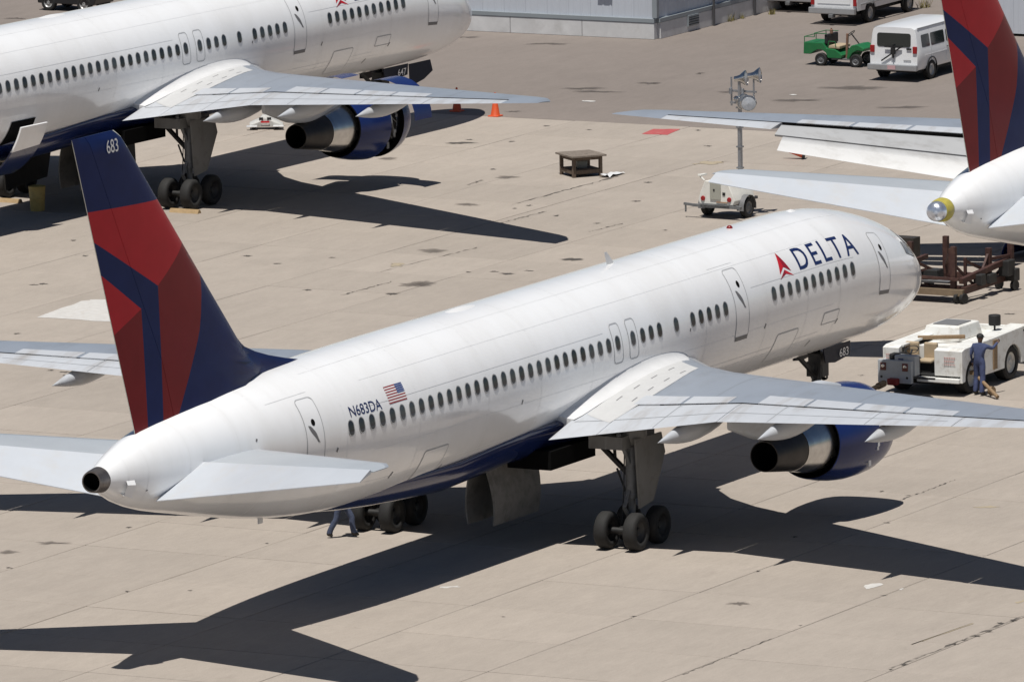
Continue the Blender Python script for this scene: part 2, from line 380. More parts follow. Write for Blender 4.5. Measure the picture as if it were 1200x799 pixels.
def panel(pid, name, sc, w0, w1, width, rad, opts, sg=1, only=(0, 1)):
    """a door let into the skin: proud leaf, dark seam all round, handle recess, porthole, sill"""
    wc, h = (w0 + w1) / 2, w1 - w0
    mb = MB(); rows = 14; g = []
    for i in range(rows + 1):
        w = w0 + h * i / rows; e = min(w - w0, w1 - w); ins = rad - math.sqrt(max(0, rad**2 - (rad - e)**2)) if e < rad else 0
        hw = width / 2 - ins; g.append([fw(sc + hw * x, w, .003 if name == 'overwing_exit' else .0055, sg) for x in (-1, -.33, .33, 1)])
    mb.loft(g, False); add(pid, name, mb.mesh(name, M_white), None, None, only)
    mb = MB(); ribbon(mb, dense([(sc + x, wc + y) for x, y in rrect(width, h, rad)]), .032, .0085, sg, True)
    add(pid + 'o', 'door_seam', mb.mesh('door_seam', M_line), pid, None, only)
    if 'handle' in opts:
        mb = MB(); hs, hw = opts['handle']
        for i in range(1):
            g = []
            for j in range(7):
                t = j / 6; ww = .05 + .05 * math.sin(math.pi * min(1, t * 1.3))
                a = (sc + hs + .17 - .34 * t, hw + .26 - .5 * t); g.append([fw(a[0] - ww, a[1], .009, sg), fw(a[0] + ww, a[1] + .02, .009, sg)])
            mb.loft(g, False)
        add(pid + 'h', 'handle', mb.mesh('handle', M_handle), pid, None, only)
    if 'port' in opts:
        mb = MB(); ps, pw = opts['port']
        mb.loft([[fw(sc + ps + r * math.cos(t), pw + r * 1.2 * math.sin(t), .01, sg) for t in [2 * math.pi * k / 16 for k in range(16)]] for r in (.085, .001)], True)
        add(pid + 'p', 'porthole', mb.mesh('porthole', M_soot_shade), pid, None, only)
    if 'sill' in opts:
        mb = MB(); ribbon(mb, [(sc - width / 2 + .02, w0 + .02), (sc + width / 2 - .02, w0 + .02)], .11, .011, sg)
        add(pid + 's', 'sill', mb.mesh('sill', M_handle), pid, None, only)
panel('d4', 'door', 38.35, PH(-14), PH(41.5), .78, .14, dict(handle=(.03, PH(8.5)), port=(0.0, PH(19))))
panel('d2', 'door', 14.35, PH(-16), PH(41.5), .80, .12, dict(handle=(-.02, PH(14)), port=(-.1, PH(27)), sill=1))
panel('d1', 'door', 5.1, PH(-13), PH(42), .72, .12, dict(handle=(-.02, PH(15)), port=(-.08, PH(27)), sill=1))
panel('ex1', 'overwing_exit', 21.9, PH(-4.5), PH(26.5), .52, .12, {})
panel('ex2', 'overwing_exit', 20.98, PH(-4.5), PH(26.5), .52, .12, {})
panel('cg1', 'access_panel', 8.5, PH(-27), PH(-17.5), .98, .04, {})
panel('cg2', 'cargo_door', 11.2, PH(-50), PH(-23), 1.35, .08, {})
panel('cg3', 'cargo_door', 32.0, PH(-52), PH(-25), 1.3, .08, {})
mb = MB()
for ph, s0, s1 in ((67, 5.5, 37.5), (21.6, 22.6, 35.8), (21.2, 7.0, 13.6), (-33, 9, 16)):
    ribbon(mb, [(s0 + (s1 - s0) * k / 40, PH(ph)) for k in range(41)], .013, .003)
    if ph > 60: ribbon(mb, [(s0 + (s1 - s0) * k / 40, PH(ph)) for k in range(41)], .013, .003, -1)
for s, p0, p1 in ((8.1, -60, 60), (18.9, 10, 30), (41.6, -50, 80), (43.6, -80, 84), (45.2, -85, 85), (45.9, -85, 85)):
    ribbon(mb, dense([(s, PH(p0)), (s, PH(p1))], .15, False), .012, .003)
ribbon(mb, dense([(39.9, PH(46)), (38.0, PH(47))], .2, False), .02, .004, mi=0)
ribbon(mb, dense([(15.4, PH(46.5)), (13.9, PH(46.5))], .2, False), .02, .004, mi=0)
add('seam', 'skin_seam', mb.mesh('skin_seam', M_lineW, 0), 'fus')
mb = MB()
for s, ph, l in ((9.3, -46, .2), (12.9, -14, .12), (27.5, -12, .1), (37.4, -8, .1), (17.6, 2, .08), (8.0, -30, .14), (34.2, -40, .18), (31.2, -50, .2), (40.9, 12, .09), (45.2, -30, .08)):
    ribbon(mb, [(s, PH(ph)), (s - l * .5, PH(ph) + l)], .06, .006)
mb2 = MB()
for s in (10.2, 12.8, 16.6, 19.3, 23.4, 26.4, 29.4, 33.2, 36.9, 40.3): ribbon(mb2, dense([(s, PH(-75)), (s, PH(86))], .15, False), .012, .0025)
for ph in (43.5, -12, -38): ribbon(mb2, [(8.5 + 27 * k / 40, PH(ph)) for k in range(41)], .011, .0025)
add('seamf', 'panel_joint', mb2.mesh('panel_joint', M_lineF, 0), 'fus')
add('ports', 'static_port', mb.mesh('static_port', M_handle, 0), 'fus')
# airline name, triangle emblem, registration, flag
add('name', 'airline_name', map_bm(text_bm("DELTA", 14, .006, 1.28), lambda x, y: fw(10.40 - 3.83 * x, PH(22.8) + (PH(42.3) - PH(22.8)) * y, .006), 'airline_name', M_letter), 'fus', only=(0, 1))
def emblem():
    lb, rb, tp = (11.73, PH(19.8)), (10.86, PH(20.3)), (11.29, PH(43))
    P = lambda a, b: (lb[0] + (rb[0] - lb[0]) * a + (tp[0] - (lb[0] + rb[0]) / 2) * b, lb[1] + (rb[1] - lb[1]) * a + (tp[1] - (lb[1] + rb[1]) / 2) * b)
    mb = MB()
    def tri(a, b, c, mi):
        n = 8; rows = []
        for i in range(n + 1):
            t = i / n; p = [a[k] + (b[k] - a[k]) * t for k in (0, 1)]; q = [a[k] + (c[k] - a[k]) * t for k in (0, 1)]
            rows.append([fw(p[0], p[1], .006), fw((p[0] + q[0]) / 2, (p[1] + q[1]) / 2, .006), fw(q[0], q[1], .006)])
        mb.loft(rows, False, mis=mi)
    # upper pair (dark half / bright half) down to the white chevron, lower pair below it
    tri(P(.5, 1), P(.09, .18), P(.5, .40), 0); tri(P(.5, 1), P(.5, .40), P(.91, .18), 1)
    tri(P(.5, .30), P(.0, .0), P(.5, .14), 1); tri(P(.5, .30), P(.5, .14), P(1.0, .0), 0)
    return mb.mesh('emblem', [M_widget, mat("logo_dark_red", (.30, .008, .018), .3)], 0)
add('emb', 'emblem', emblem(), 'fus', only=(0, 1))
add('reg', 'registration', map_bm(text_bm("N683DA", 6, .006), lambda x, y: fw(36.62 - 1.57 * x, PH(16.3) + (PH(24.8) - PH(16.3)) * y, .006), 'registration', M_letter), 'fus', only=(0,))
mb = MB(); f0, f1, g0, g1 = 34.65, 33.72, PH(18.3), PH(32.2)
def fq(x0, x1, y0, y1, off, mi):
    mb.loft([[fw(f0 + (f1 - f0) * x, g0 + (g1 - g0) * (y0 + (y1 - y0) * j / 3), off) for x in (x0, x1)] for j in range(4)], False, mis=mi)
for k in range(13): fq(0, 1, k / 13, (k + 1) / 13, .006, 0 if k % 2 == 0 else 1)
fq(.6, 1, 6 / 13, 1, .009, 2)
for i in range(5):
    for j in range(4): fq(.635 + .075 * i, .66 + .075 * i, .52 + .12 * j, .55 + .12 * j, .011, 1)
add('flag', 'flag', mb.mesh('flag', [mat("flag_red", (.28, .03, .03), .4), M_letwhite, mat("flag_blue", (.05, .08, .22), .4)], 0), 'fus', only=(0,))

# small things on the crown
mb = MB(); mb.loft([[W(18.6, -.02, 6.5), W(18.4, .0, 6.5), W(18.6, .02, 6.5), W(18.85, 0, 6.5)], [W(18.94, -.008, 6.88), W(18.86, 0, 6.88), W(18.94, .008, 6.88), W(19.0, 0, 6.88)]], True, True, True)
add('ant', 'blade_antenna', mb.mesh('blade_antenna', M_antenna))
mb = MB(); mb.lathe(W(11.3, 0, 6.5), (0, 0, 1), [(0, .09), (.05, .085), (.09, .05), (.10, .01)], 14)
add('bcn', 'beacon', mb.mesh('beacon', mat("beacon_red", (.20, .01, .01), .3)))
mb = MB(); mb.loft([[W(27.4 + .9 * math.cos(t) * k, .22 * math.sin(t) * k, 6.5 + .07 * (1 - k * k)) for t in [2 * math.pi * i / 16 for i in range(16)]] for k in (1, .8, .5, .02)], True)
add('dome', 'dome_antenna', mb.mesh('dome_antenna', M_antenna))
mb = MB(); mb.loft([[W(7.4 + .3 * math.cos(t) * k, .15 * math.sin(t) * k, 6.45 + .09 * (1 - k * k)) for t in [2 * math.pi * i / 12 for i in range(12)]] for k in (1, .7, .02)], True)
add('dome2', 'dome_antenna', mb.mesh('dome_antenna', M_antenna))
mb = MB(); mb.box(W(38.6, .1, 2.70), (.2, .04, .2), mi=0)
add('drain', 'drain_mast', mb.mesh('drain_mast', M_antenna))
mb = MB(); mb.loft([[fpt(45.98, -8, .0), fpt(45.70, -8, .0)], [fpt(46.02, -16, .09), fpt(45.74, -16, .09)], [fpt(46.06, -42, .13), fpt(45.78, -42, .13)], [fpt(46.06, -44, .0), fpt(45.78, -44, .0)]], False)
add('tlp', 'tail_light_panel', mb.mesh('tail_light_panel', M_letwhite))

# ------------------------------------------------------------ wing
TIPR = 19.45
def wLE(r): return (16.96 + .5494 * r - (0.0 if r > 4.2 else 1.0 * ((4.2 - r) / 2.3)**2) + (0.0 if r < 18.7 else 1.0 * (r - 18.7)**2), 3.44 + .0649 * r)
def wTE(r):
    if r < 6.74: t = (r - 1.9) / 4.84; return (26.22 - .32 * t, 2.95 + .74 * t)
    t = (r - 6.74) / 12.26; return (25.90 + 3.06 * t, 3.69 + 1.03 * t)
def wpt(r, x, up, off=0.0, sg=1):
    a, za = wLE(r); b, zb = wTE(r); c = b - a; th = .125 - .03 * min(1, max(0, r / 19)) if r < 19.05 else .095 * max(.25, 1 - (r - 19.05) * 1.6)
    x_ = min(max(x, 0), 1)
    yt = th * c * 5 * (.2969 * math.sqrt(x_) - .126 * x_ - .3516 * x_**2 + .2843 * x_**3 - .1036 * x_**4)
    cam_ = .012 * c * 4 * x_ * (1 - x_)
    return W(a + x * c, sg * r, za + x * (zb - za) + cam_ + (yt * .92 + off if up else -yt - off))
XU = [.70, .6, .5, .4, .3, .2, .13, .08, .04, .015, .003, 0]
XL = [.003, .015, .04, .1, .2, .35, .5, .62, .70]
def wing_part(sg):
    mb = MB(); st = [1.0, 1.9, 3, 4.2, 5.5, 6.74, 8, 10, 12, 14, 16, 17.9]
    secs = [[wpt(r, x, True, 0, sg) for x in XU] + [wpt(r, x, False, 0, sg) for x in XL] for r in st]
    n = len(secs[0]); o = 0
    mb.loft(secs, True, True, True)
    for f, face in enumerate(mb.F):
        if len(face) == 4:
            k = f % n
            if 7 <= k <= 13: mb.I[f] = 1
            if k == n - 1: mb.I[f] = 2  # spar face painted black for the shade in the flap gap
    # fixed tip
    st = [17.9, 18.5, 18.95, 19.2, 19.36, 19.45]; xu = [1, .85] + XU; xl = XL + [.85]
    mb2 = MB(); mb2.loft([[wpt(r, x, True, 0, sg) for x in xu] + [wpt(r, x, False, 0, sg) for x in xl] for r in st], True, True, True)
    o = len(mb.V); mb.V += mb2.V; mb.F += [[o + i for i in f] for f in mb2.F]; mb.I += [0] * len(mb2.F)
    return mb.mesh('wing', [M_wing, M_edge, M_soot_shade], 35)
def flap_mesh(nm, r0, r1, sg, x0=.705, x1=1.0, deploy=None, n=5, m=None):
    mb = MB(); secs = []
    for i in range(n):
        r = r0 + (r1 - r0) * i / (n - 1); xs = [x0 + (x1 - x0) * k / 6 for k in range(7)]
        pts = [wpt(r, x, True, 0, sg) for x in reversed(xs)] + [wpt(r, x, False, 0, sg) for x in xs]
        # rounded nose
        pts = pts[:6] + [pts[6] + Vector((0, 0, -.02)), pts[7] + Vector((0, 0, .02))] + pts[8:]
        if deploy:
            ang, da, dz = deploy; a = wLE(r)[0]; b = wTE(r)[0]; c = b - a
            piv = (pts[6] + pts[7]) / 2
            q = []
            for p in pts:
                d = p - piv; ds = -d.x; z = d.z
                q.append(W(-piv.x + da * c + ds * math.cos(ang) + z * math.sin(ang), -piv.y, piv.z - dz * c - ds * math.sin(ang) + z * math.cos(ang)))
            pts = q
        secs.append(pts)
    mb.loft(secs, True, True, True); return mb.mesh(nm, m or M_flap, 35)
def patch_on_wing(mb, r0, r1, x0, x1, off, sg, nr=3, nx=4, mi=0):
    g = [[wpt(r0 + (r1 - r0) * i / nr, x0 + (x1 - x0) * j / nx, True, off, sg) for j in range(nx + 1)] for i in range(nr + 1)]
    mb.loft(g, False, mis=mi)
def slab_on_wing(r0, r1, x0, x1, th, sg, nr=3, nx=3):
    mb = MB(); secs = []
    for i in range(nr + 1):
        r = r0 + (r1 - r0) * i / nr; xs = [x0 + (x1 - x0) * j / nx for j in range(nx + 1)]
        secs.append([wpt(r, x, True, th, sg) for x in xs] + [wpt(r, x, True, -.02, sg) for x in reversed(xs)])
    mb.loft(secs, True, True, True); return mb
for sg in (1, -1):
    P_ = 'wg%d' % sg
    add(P_, 'wing', wing_part(sg))
    stow = None if sg == 1 else (0, 1)
    add(P_ + 'f1', 'flap', flap_mesh('flap', 3.335, 6.735, sg), P_, only=stow); add(P_ + 'f0', 'root_trailing_panel', flap_mesh('root_trailing_panel', 1.95, 3.32, sg, .7, 1.0, None, 4), P_)
    add(P_ + 'f2', 'flap', flap_mesh('flap', 6.755, 14.41, sg, n=7), P_, only=stow)
    add(P_ + 'ai', 'aileron', flap_mesh('aileron', 14.43, 17.895, sg), P_)
    if sg == -1:   # third aircraft: the near flaps are run out
        for k, (a, b) in enumerate(((3.36, 6.62), (6.80, 14.35))):
            add(P_ + 'e%d' % k, 'flap', flap_mesh('flap', a, b, sg, .70, .90, (R(18), .075, .012), 7, M_flap3), P_, only=(2,))
            add(P_ + 'g%d' % k, 'aft_flap', flap_mesh('aft_flap', a + .1, b - .3, sg, .80, .995, (R(33), .19, .088), 7, M_flap3), P_, only=(2,))
    for k, (a, b) in enumerate(((3.3, 4.8), (4.9, 6.3), (7.3, 8.9), (9.0, 10.6), (10.7, 12.3), (12.4, 14.0))):
        add(P_ + 's%d' % k, 'spoiler', slab_on_wing(a, b, .555 if b > 7 else .60, .70, .012, sg).mesh('spoiler', M_flap, 35), P_)
    mb = MB()
    for r_ in (5.6, 10.4, 15.0):
        mb.loft([[wpt(r_ - .008, x / 20, True, .004, sg), wpt(r_ + .008, x / 20, True, .004, sg)] for x in range(1, 14)], False)
    for x in (.14,):
        rs_ = [4.0 + 14 * k / 30 for k in range(31)]; mb.loft([[wpt(r_, x - .0015, True, .004, sg), wpt(r_, x + .0015, True, .004, sg)] for r_ in rs_], False)
    for r_ in (4.9, 8.4, 11.6):
        mb.loft([[wpt(r_ - .012, .71 + .28 * k / 6, True, .005, sg), wpt(r_ + .012, .71 + .28 * k / 6, True, .005, sg)] for k in range(7)], False)
    rs_ = [2.1 + 12 * k / 40 for k in range(41)]; mb.loft([[wpt(r_, .86, True, .005, sg), wpt(r_, .865, True, .005, sg)] for r_ in rs_], False)
    add(P_ + 'pl', 'panel_joint', mb.mesh('panel_joint', mat("wing_seam", (.27, .285, .30), .6), 0), P_, only=None if sg == 1 else (0, 1))
    # white walkway sheet by the root with dark dashes
    mb = MB(); g = []
    for i in range(13):
        x = .16 + .64 * i / 12; r1 = 2.9 + .62 * math.sin(math.pi * (.15 + .62 * i / 12))
        g.append([wpt(2.2 + (r1 - 2.2) * j / 4, x + (.09 * j / 4 if i > 6 else 0) * (i - 6) / 6, True, .007, sg) for j in range(5)])
    mb.loft(g, False, mis=0)
    for i in range(4):
        x = .25 + .125 * i
        for rr_ in (2.55, 3.1):
            mb.loft([[wpt(rr_ + .02, x, True, .011, sg), wpt(rr_ - .02, x, True, .011, sg)], [wpt(rr_ + .035, x + .045, True, .011, sg), wpt(rr_ - .005, x + .045, True, .011, sg)]], False, mis=1)
    add(P_ + 'wk', 'walkway_panel', mb.mesh('walkway_panel', [mat("walkway_white", (.54, .54, .535), .5, var=.05, vscale=3), M_handle], 0), P_)
    # root fillet
    mb = MB(); secs = []
    for i in range(25):
        x = -.05 + .90 * i / 24; xx = min(max(x, .0), 1)
        p2 = wpt(2.24, xx, True, .006, sg); s_ = wLE(2.2)[0] + x * (wTE(2.2)[0] - wLE(2.2)[0])
        e = math.sin(math.pi * min(1, max(0.0, (x + .05) / .90)))**.45
        zt = p2.z + .06 + .24 * e; rf = frr(s_, zt) - .02
        ra, za = 2.24 - (1 - e) * .2, p2.z
        pts = []
        for t in (0, .25, .5, .75, 1):
            cz = za + .03; cr = rf + .06       # concave quadratic
            r_ = (1 - t)**2 * ra + 2 * t * (1 - t) * cr + t * t * rf; z_ = (1 - t)**2 * za + 2 * t * (1 - t) * cz + t * t * zt
            pts.append(W(s_, sg * r_, z_))
        pts.append(W(s_, sg * (rf - .35), zt - .25)); pts.append(W(s_, sg * (ra - .6), za - .45))
        secs.append(pts)
    mb.loft(secs, True, True, True)
    add(P_ + 'fl', 'root_fillet', mb.mesh('root_fillet', mat("fillet_white", (.66, .66, .66), .35, var=.05, vscale=2), 50), P_)
    # canoe fairings over the flap tracks
    for k, (r, ls, hh) in enumerate(((5.5, 4.3, .33), (8.6, 4.1, .32), (12.1, 3.7, .28))):
        st_, zt_ = wTE(r); mb = MB(); secs = []; s0_ = st_ + .85 - ls
        zf = wpt(r, (s0_ - wLE(r)[0]) / (st_ - wLE(r)[0]), False, 0).z - .04
        for t in (0, .04, .1, .2, .32, .45, .56, .66, .76, .86, .94, .985, 1):
            prof = math.sin(math.pi / 2 * min(1, (t + .012) / .5))**.7 if t < .5 else max(.035, (1 - ((t - .5) / .5)**1.7))
            s_ = s0_ + ls * t; zc = zf + (zt_ - .30 - zf) * t**.85
            secs.append([W(s_, sg * (r + .23 * prof * math.cos(a)), zc + (hh * (1.0 if math.sin(a) < 0 else .85)) * prof * math.sin(a)) for a in [2 * math.pi * q / 18 for q in range(18)]])
        mb.loft(secs, True, True, True)
        add(P_ + 'cf%d' % k, 'flap_track_fairing', mb.mesh('flap_track_fairing', M_flap, 45), P_, only=None if sg == 1 else (0, 1))
# belly fairing
mb = MB(); secs = []
for s, w, dn, up in ((14.2, 1.2, .2, .2), (15.2, 1.55, .62, .3), (16.5, 1.80, .86, .4), (18, 1.95, 1.0, .45), (21, 2.02, 1.06, .45), (23.5, 1.95, 1.06, .3), (25, 1.72, 1.04, .2), (26.5, 1.52, 1.0, .1), (28, 1.42, 1.0, .1), (30, 1.36, .92, .1), (32, 1.25, .80, .1), (33.5, 1.1, .70, .1), (35, .9, .56, .1), (36.5, .6, .38, .08), (37.4, .3, .2, .05)):
    zc = 3.15 if s < 27 else max(2.9, 3.15 - .1 * (s - 27))
    secs.append([W(s, w * math.cos(a), zc + (up if math.sin(a) > 0 else dn) * math.copysign(abs(math.sin(a))**.9, math.sin(a))) for a in [2 * math.pi * k / 40 for k in range(40)]])
mb.loft(secs, True, True, True)
add('belly', 'belly_fairing', mb.mesh('belly_fairing', M_livery2, 50))

# ------------------------------------------------------------ stabilisers and fin
def tLE(r): return 45.2 - .74 * (7.6 - r)
def tHG(r): return 46.35 - .50 * (7.6 - r)
def tTE(r): return 46.95 - .30 * (7.6 - r)
def tz(r): return 5.62 - .123 * (7.6 - r)
for sg in (1, -1):
    mb = MB(); secs = []
    for r in (.3, 1.0, 2, 4, 6, 7.2, 7.5, 7.62):
        a, b = tLE(r) + (0 if r < 7.1 else (r - 7.1)**2 * 1.6), tHG(r); c = (b - a) * 1.45; q = 1 if r < 7.4 else (.75 if r < 7.6 else .35); pts = []
        for x in (1, .85, .6, .4, .2, .08, .02, 0): pts.append((x, 1))
        for x in (.02, .1, .3, .6, 1): pts.append((x, -1))
        sec = []
        for x, u in pts:
            xx = x / 1.45; y = .07 * c * 5 * (.2969 * math.sqrt(xx) - .126 * xx - .3516 * xx**2 + .2843 * xx**3 - .1036 * xx**4) * q
            sec.append(W(a + x * (b - a), sg * r, tz(r) + u * y * .9))
        secs.append(sec)
    mb.loft(secs, True, True, True); n = len(secs[0])
    for f, face in enumerate(mb.F):
        if len(face) == 4 and 4 <= f % n <= 8: mb.I[f] = 1
    add('hs%d' % sg, 'horizontal_stabilizer', mb.mesh('horizontal_stabilizer', [mat("stabilizer_gray", (.40, .43, .46), .34, var=.05, vscale=1), M_edge], 35))
    mb = MB(); secs = []
    for r in (.62, 2, 4, 6, 7.05, 7.5):
        h, e = tHG(r) + .03, tTE(r) - .05; ch = e - h; dr = ch * .29; t0 = .05 * (tHG(r) - tLE(r)) * .95
        secs.append([W(e, sg * r, tz(r) - dr), W(h + ch * .5, sg * r, tz(r) - dr * .5 + t0 * .55), W(h, sg * r, tz(r) + t0), W(h - .05, sg * r, tz(r)), W(h, sg * r, tz(r) - t0), W(h + ch * .5, sg * r, tz(r) - dr * .5 - t0 * .5), W(e, sg * r, tz(r) - dr - .02)])
    mb.loft(secs, True, True, True)
    add('el%d' % sg, 'elevator', mb.mesh('elevator', M_elev, 35), 'hs%d' % sg)
def finLE(z):
    base = 45.3 - .96 * (13.5 - z)
    if z < 7.5: base -= 2.6 * ((7.5 - z) / 1.1)**2
    if z > 13.2: base += (z - 13.2)**2 * 1.6
    return base
def finTE(z): return 44.7 + (z - 5.83) * .3626
def finT(s, z):
    a, b = finLE(z), finTE(z); sl = max(a, 45.3 - .96 * (13.5 - z)); c = b - sl
    if s < sl: return .045 * min(1, (s - a) / .6)
    x = min(max((s - sl) / c, 0), 1); e = .045 if z < 7.5 else max(.012, .045 - .03 * (z - 7.5))
    return .095 * c * 5 * (.2969 * math.sqrt(x) - .126 * x - .3516 * x**2 + .2843 * x**3 - .1036 * x**4) * (1 if z < 13.35 else .6) + min(e, .012 + max(0, s - a) * .12) * (1 - x) + .010 * x
POLY = [(M_red, [(47.2, 11.64), (43.0, 11.52), (42.1, 10.50), (42.28, 10.32), (43.74, 9.41), (47.0, 11.10)]),
        (M_red, [(46.7, 10.30), (44.49, 8.93), (45.9, 8.31)]),
        (M_dred, [(45.9, 8.31), (44.49, 8.93), (44.13, 5.6), (44.9, 5.6)]),
        (M_dred, [(43.74, 9.41), (42.0, 10.50), (41.0, 9.50), (41.45, 9.45), (41.82, 8.05), (43.06, 5.6), (43.48, 5.6)])]
def inside(p, poly):
    c = False; n = len(poly)
    for i in range(n):
        (x0, y0), (x1, y1) = poly[i], poly[(i + 1) % n]
        if (y0 > p[1]) != (y1 > p[1]) and p[0] < (x1 - x0) * (p[1] - y0) / (y1 - y0) + x0: c = not c
    return c
def fin_mesh(nm, x0f, x1f, edge):
    zs = [5.5, 5.9, 6.2, 6.4, 6.6, 6.8, 7.0, 7.2, 7.5, 8, 9, 10, 11, 12, 13, 13.3, 13.42, 13.5]
    mb = MB(); secs = []
    for z in zs:
        a, b = finLE(z), finTE(z); hx = b - (b - finLE(max(z, 7.5) if z < 7.5 else z)) * .30 if z >= 7.5 else b - (finTE(7.5) - finLE(7.5)) * .30
        s0, s1 = (a, hx) if x0f == 0 else (hx + .015, b)
        q = 1.0 if z < 13.4 else (.7 if z < 13.5 else .25)
        xs = [s0 + (s1 - s0) * t for t in ((0, .01, .04, .1, .2, .35, .55, .8, 1) if x0f == 0 else (0, .3, .6, 1))]
        secs.append([W(s, finT(s, z) * q, z) for s in xs] + [W(s, -finT(s, z) * q, z) for s in reversed(xs)])
    mb.loft(secs, True, True, True)
    me = mb.mesh(nm, M_navy, 40)
    bm = bmesh.new(); bm.from_mesh(me)
    for m, poly in POLY:
        for i in range(len(poly)):
            a, b = poly[i], poly[(i + 1) % len(poly)]
            dx, dz = -(b[0] - a[0]), b[1] - a[1]; no = Vector((-dz, 0, dx))
            if no.length > 1e-6: bmesh.ops.bisect_plane(bm, geom=bm.verts[:] + bm.edges[:] + bm.faces[:], plane_co=(-a[0], 0, a[1]), plane_no=no)
    me.materials.clear(); ml = [M_navy, M_red, M_dred, mat("fin_edge_pale", (.62, .62, .55), .4)]
    for m in ml: me.materials.append(m)
    for f in bm.faces:
        c = f.calc_center_median(); p = (-c.x, c.z); f.material_index = 0
        for m, poly in POLY:
            if inside(p, poly): f.material_index = ml.index(m)
        if edge == 'LE' and c.z > 7.6 and p[0] - finLE(c.z) < .05: f.material_index = 3
        if edge == 'TE' and abs(c.y) < .02 and p[0] > finTE(c.z) - .02: f.material_index = 3
    bm.to_mesh(me); bm.free()
    me.polygons.foreach_set("use_smooth", [True] * len(me.polygons)); me.set_sharp_from_angle(angle=R(40)); return me
add('fin', 'fin', fin_mesh('fin', 0, .7, 'LE'))
add('rud', 'rudder', fin_mesh('rudder', .7, 1, 'TE'), 'fin')
add('finno', 'number', map_bm(text_bm("683", 1, .004), lambda x, y: W(46.0 - .56 * x + .06 * y, finT(45.7, 13.1) + .02, 12.98 + .34 * y), 'number', M_letwhite), 'fin', only=(0,))

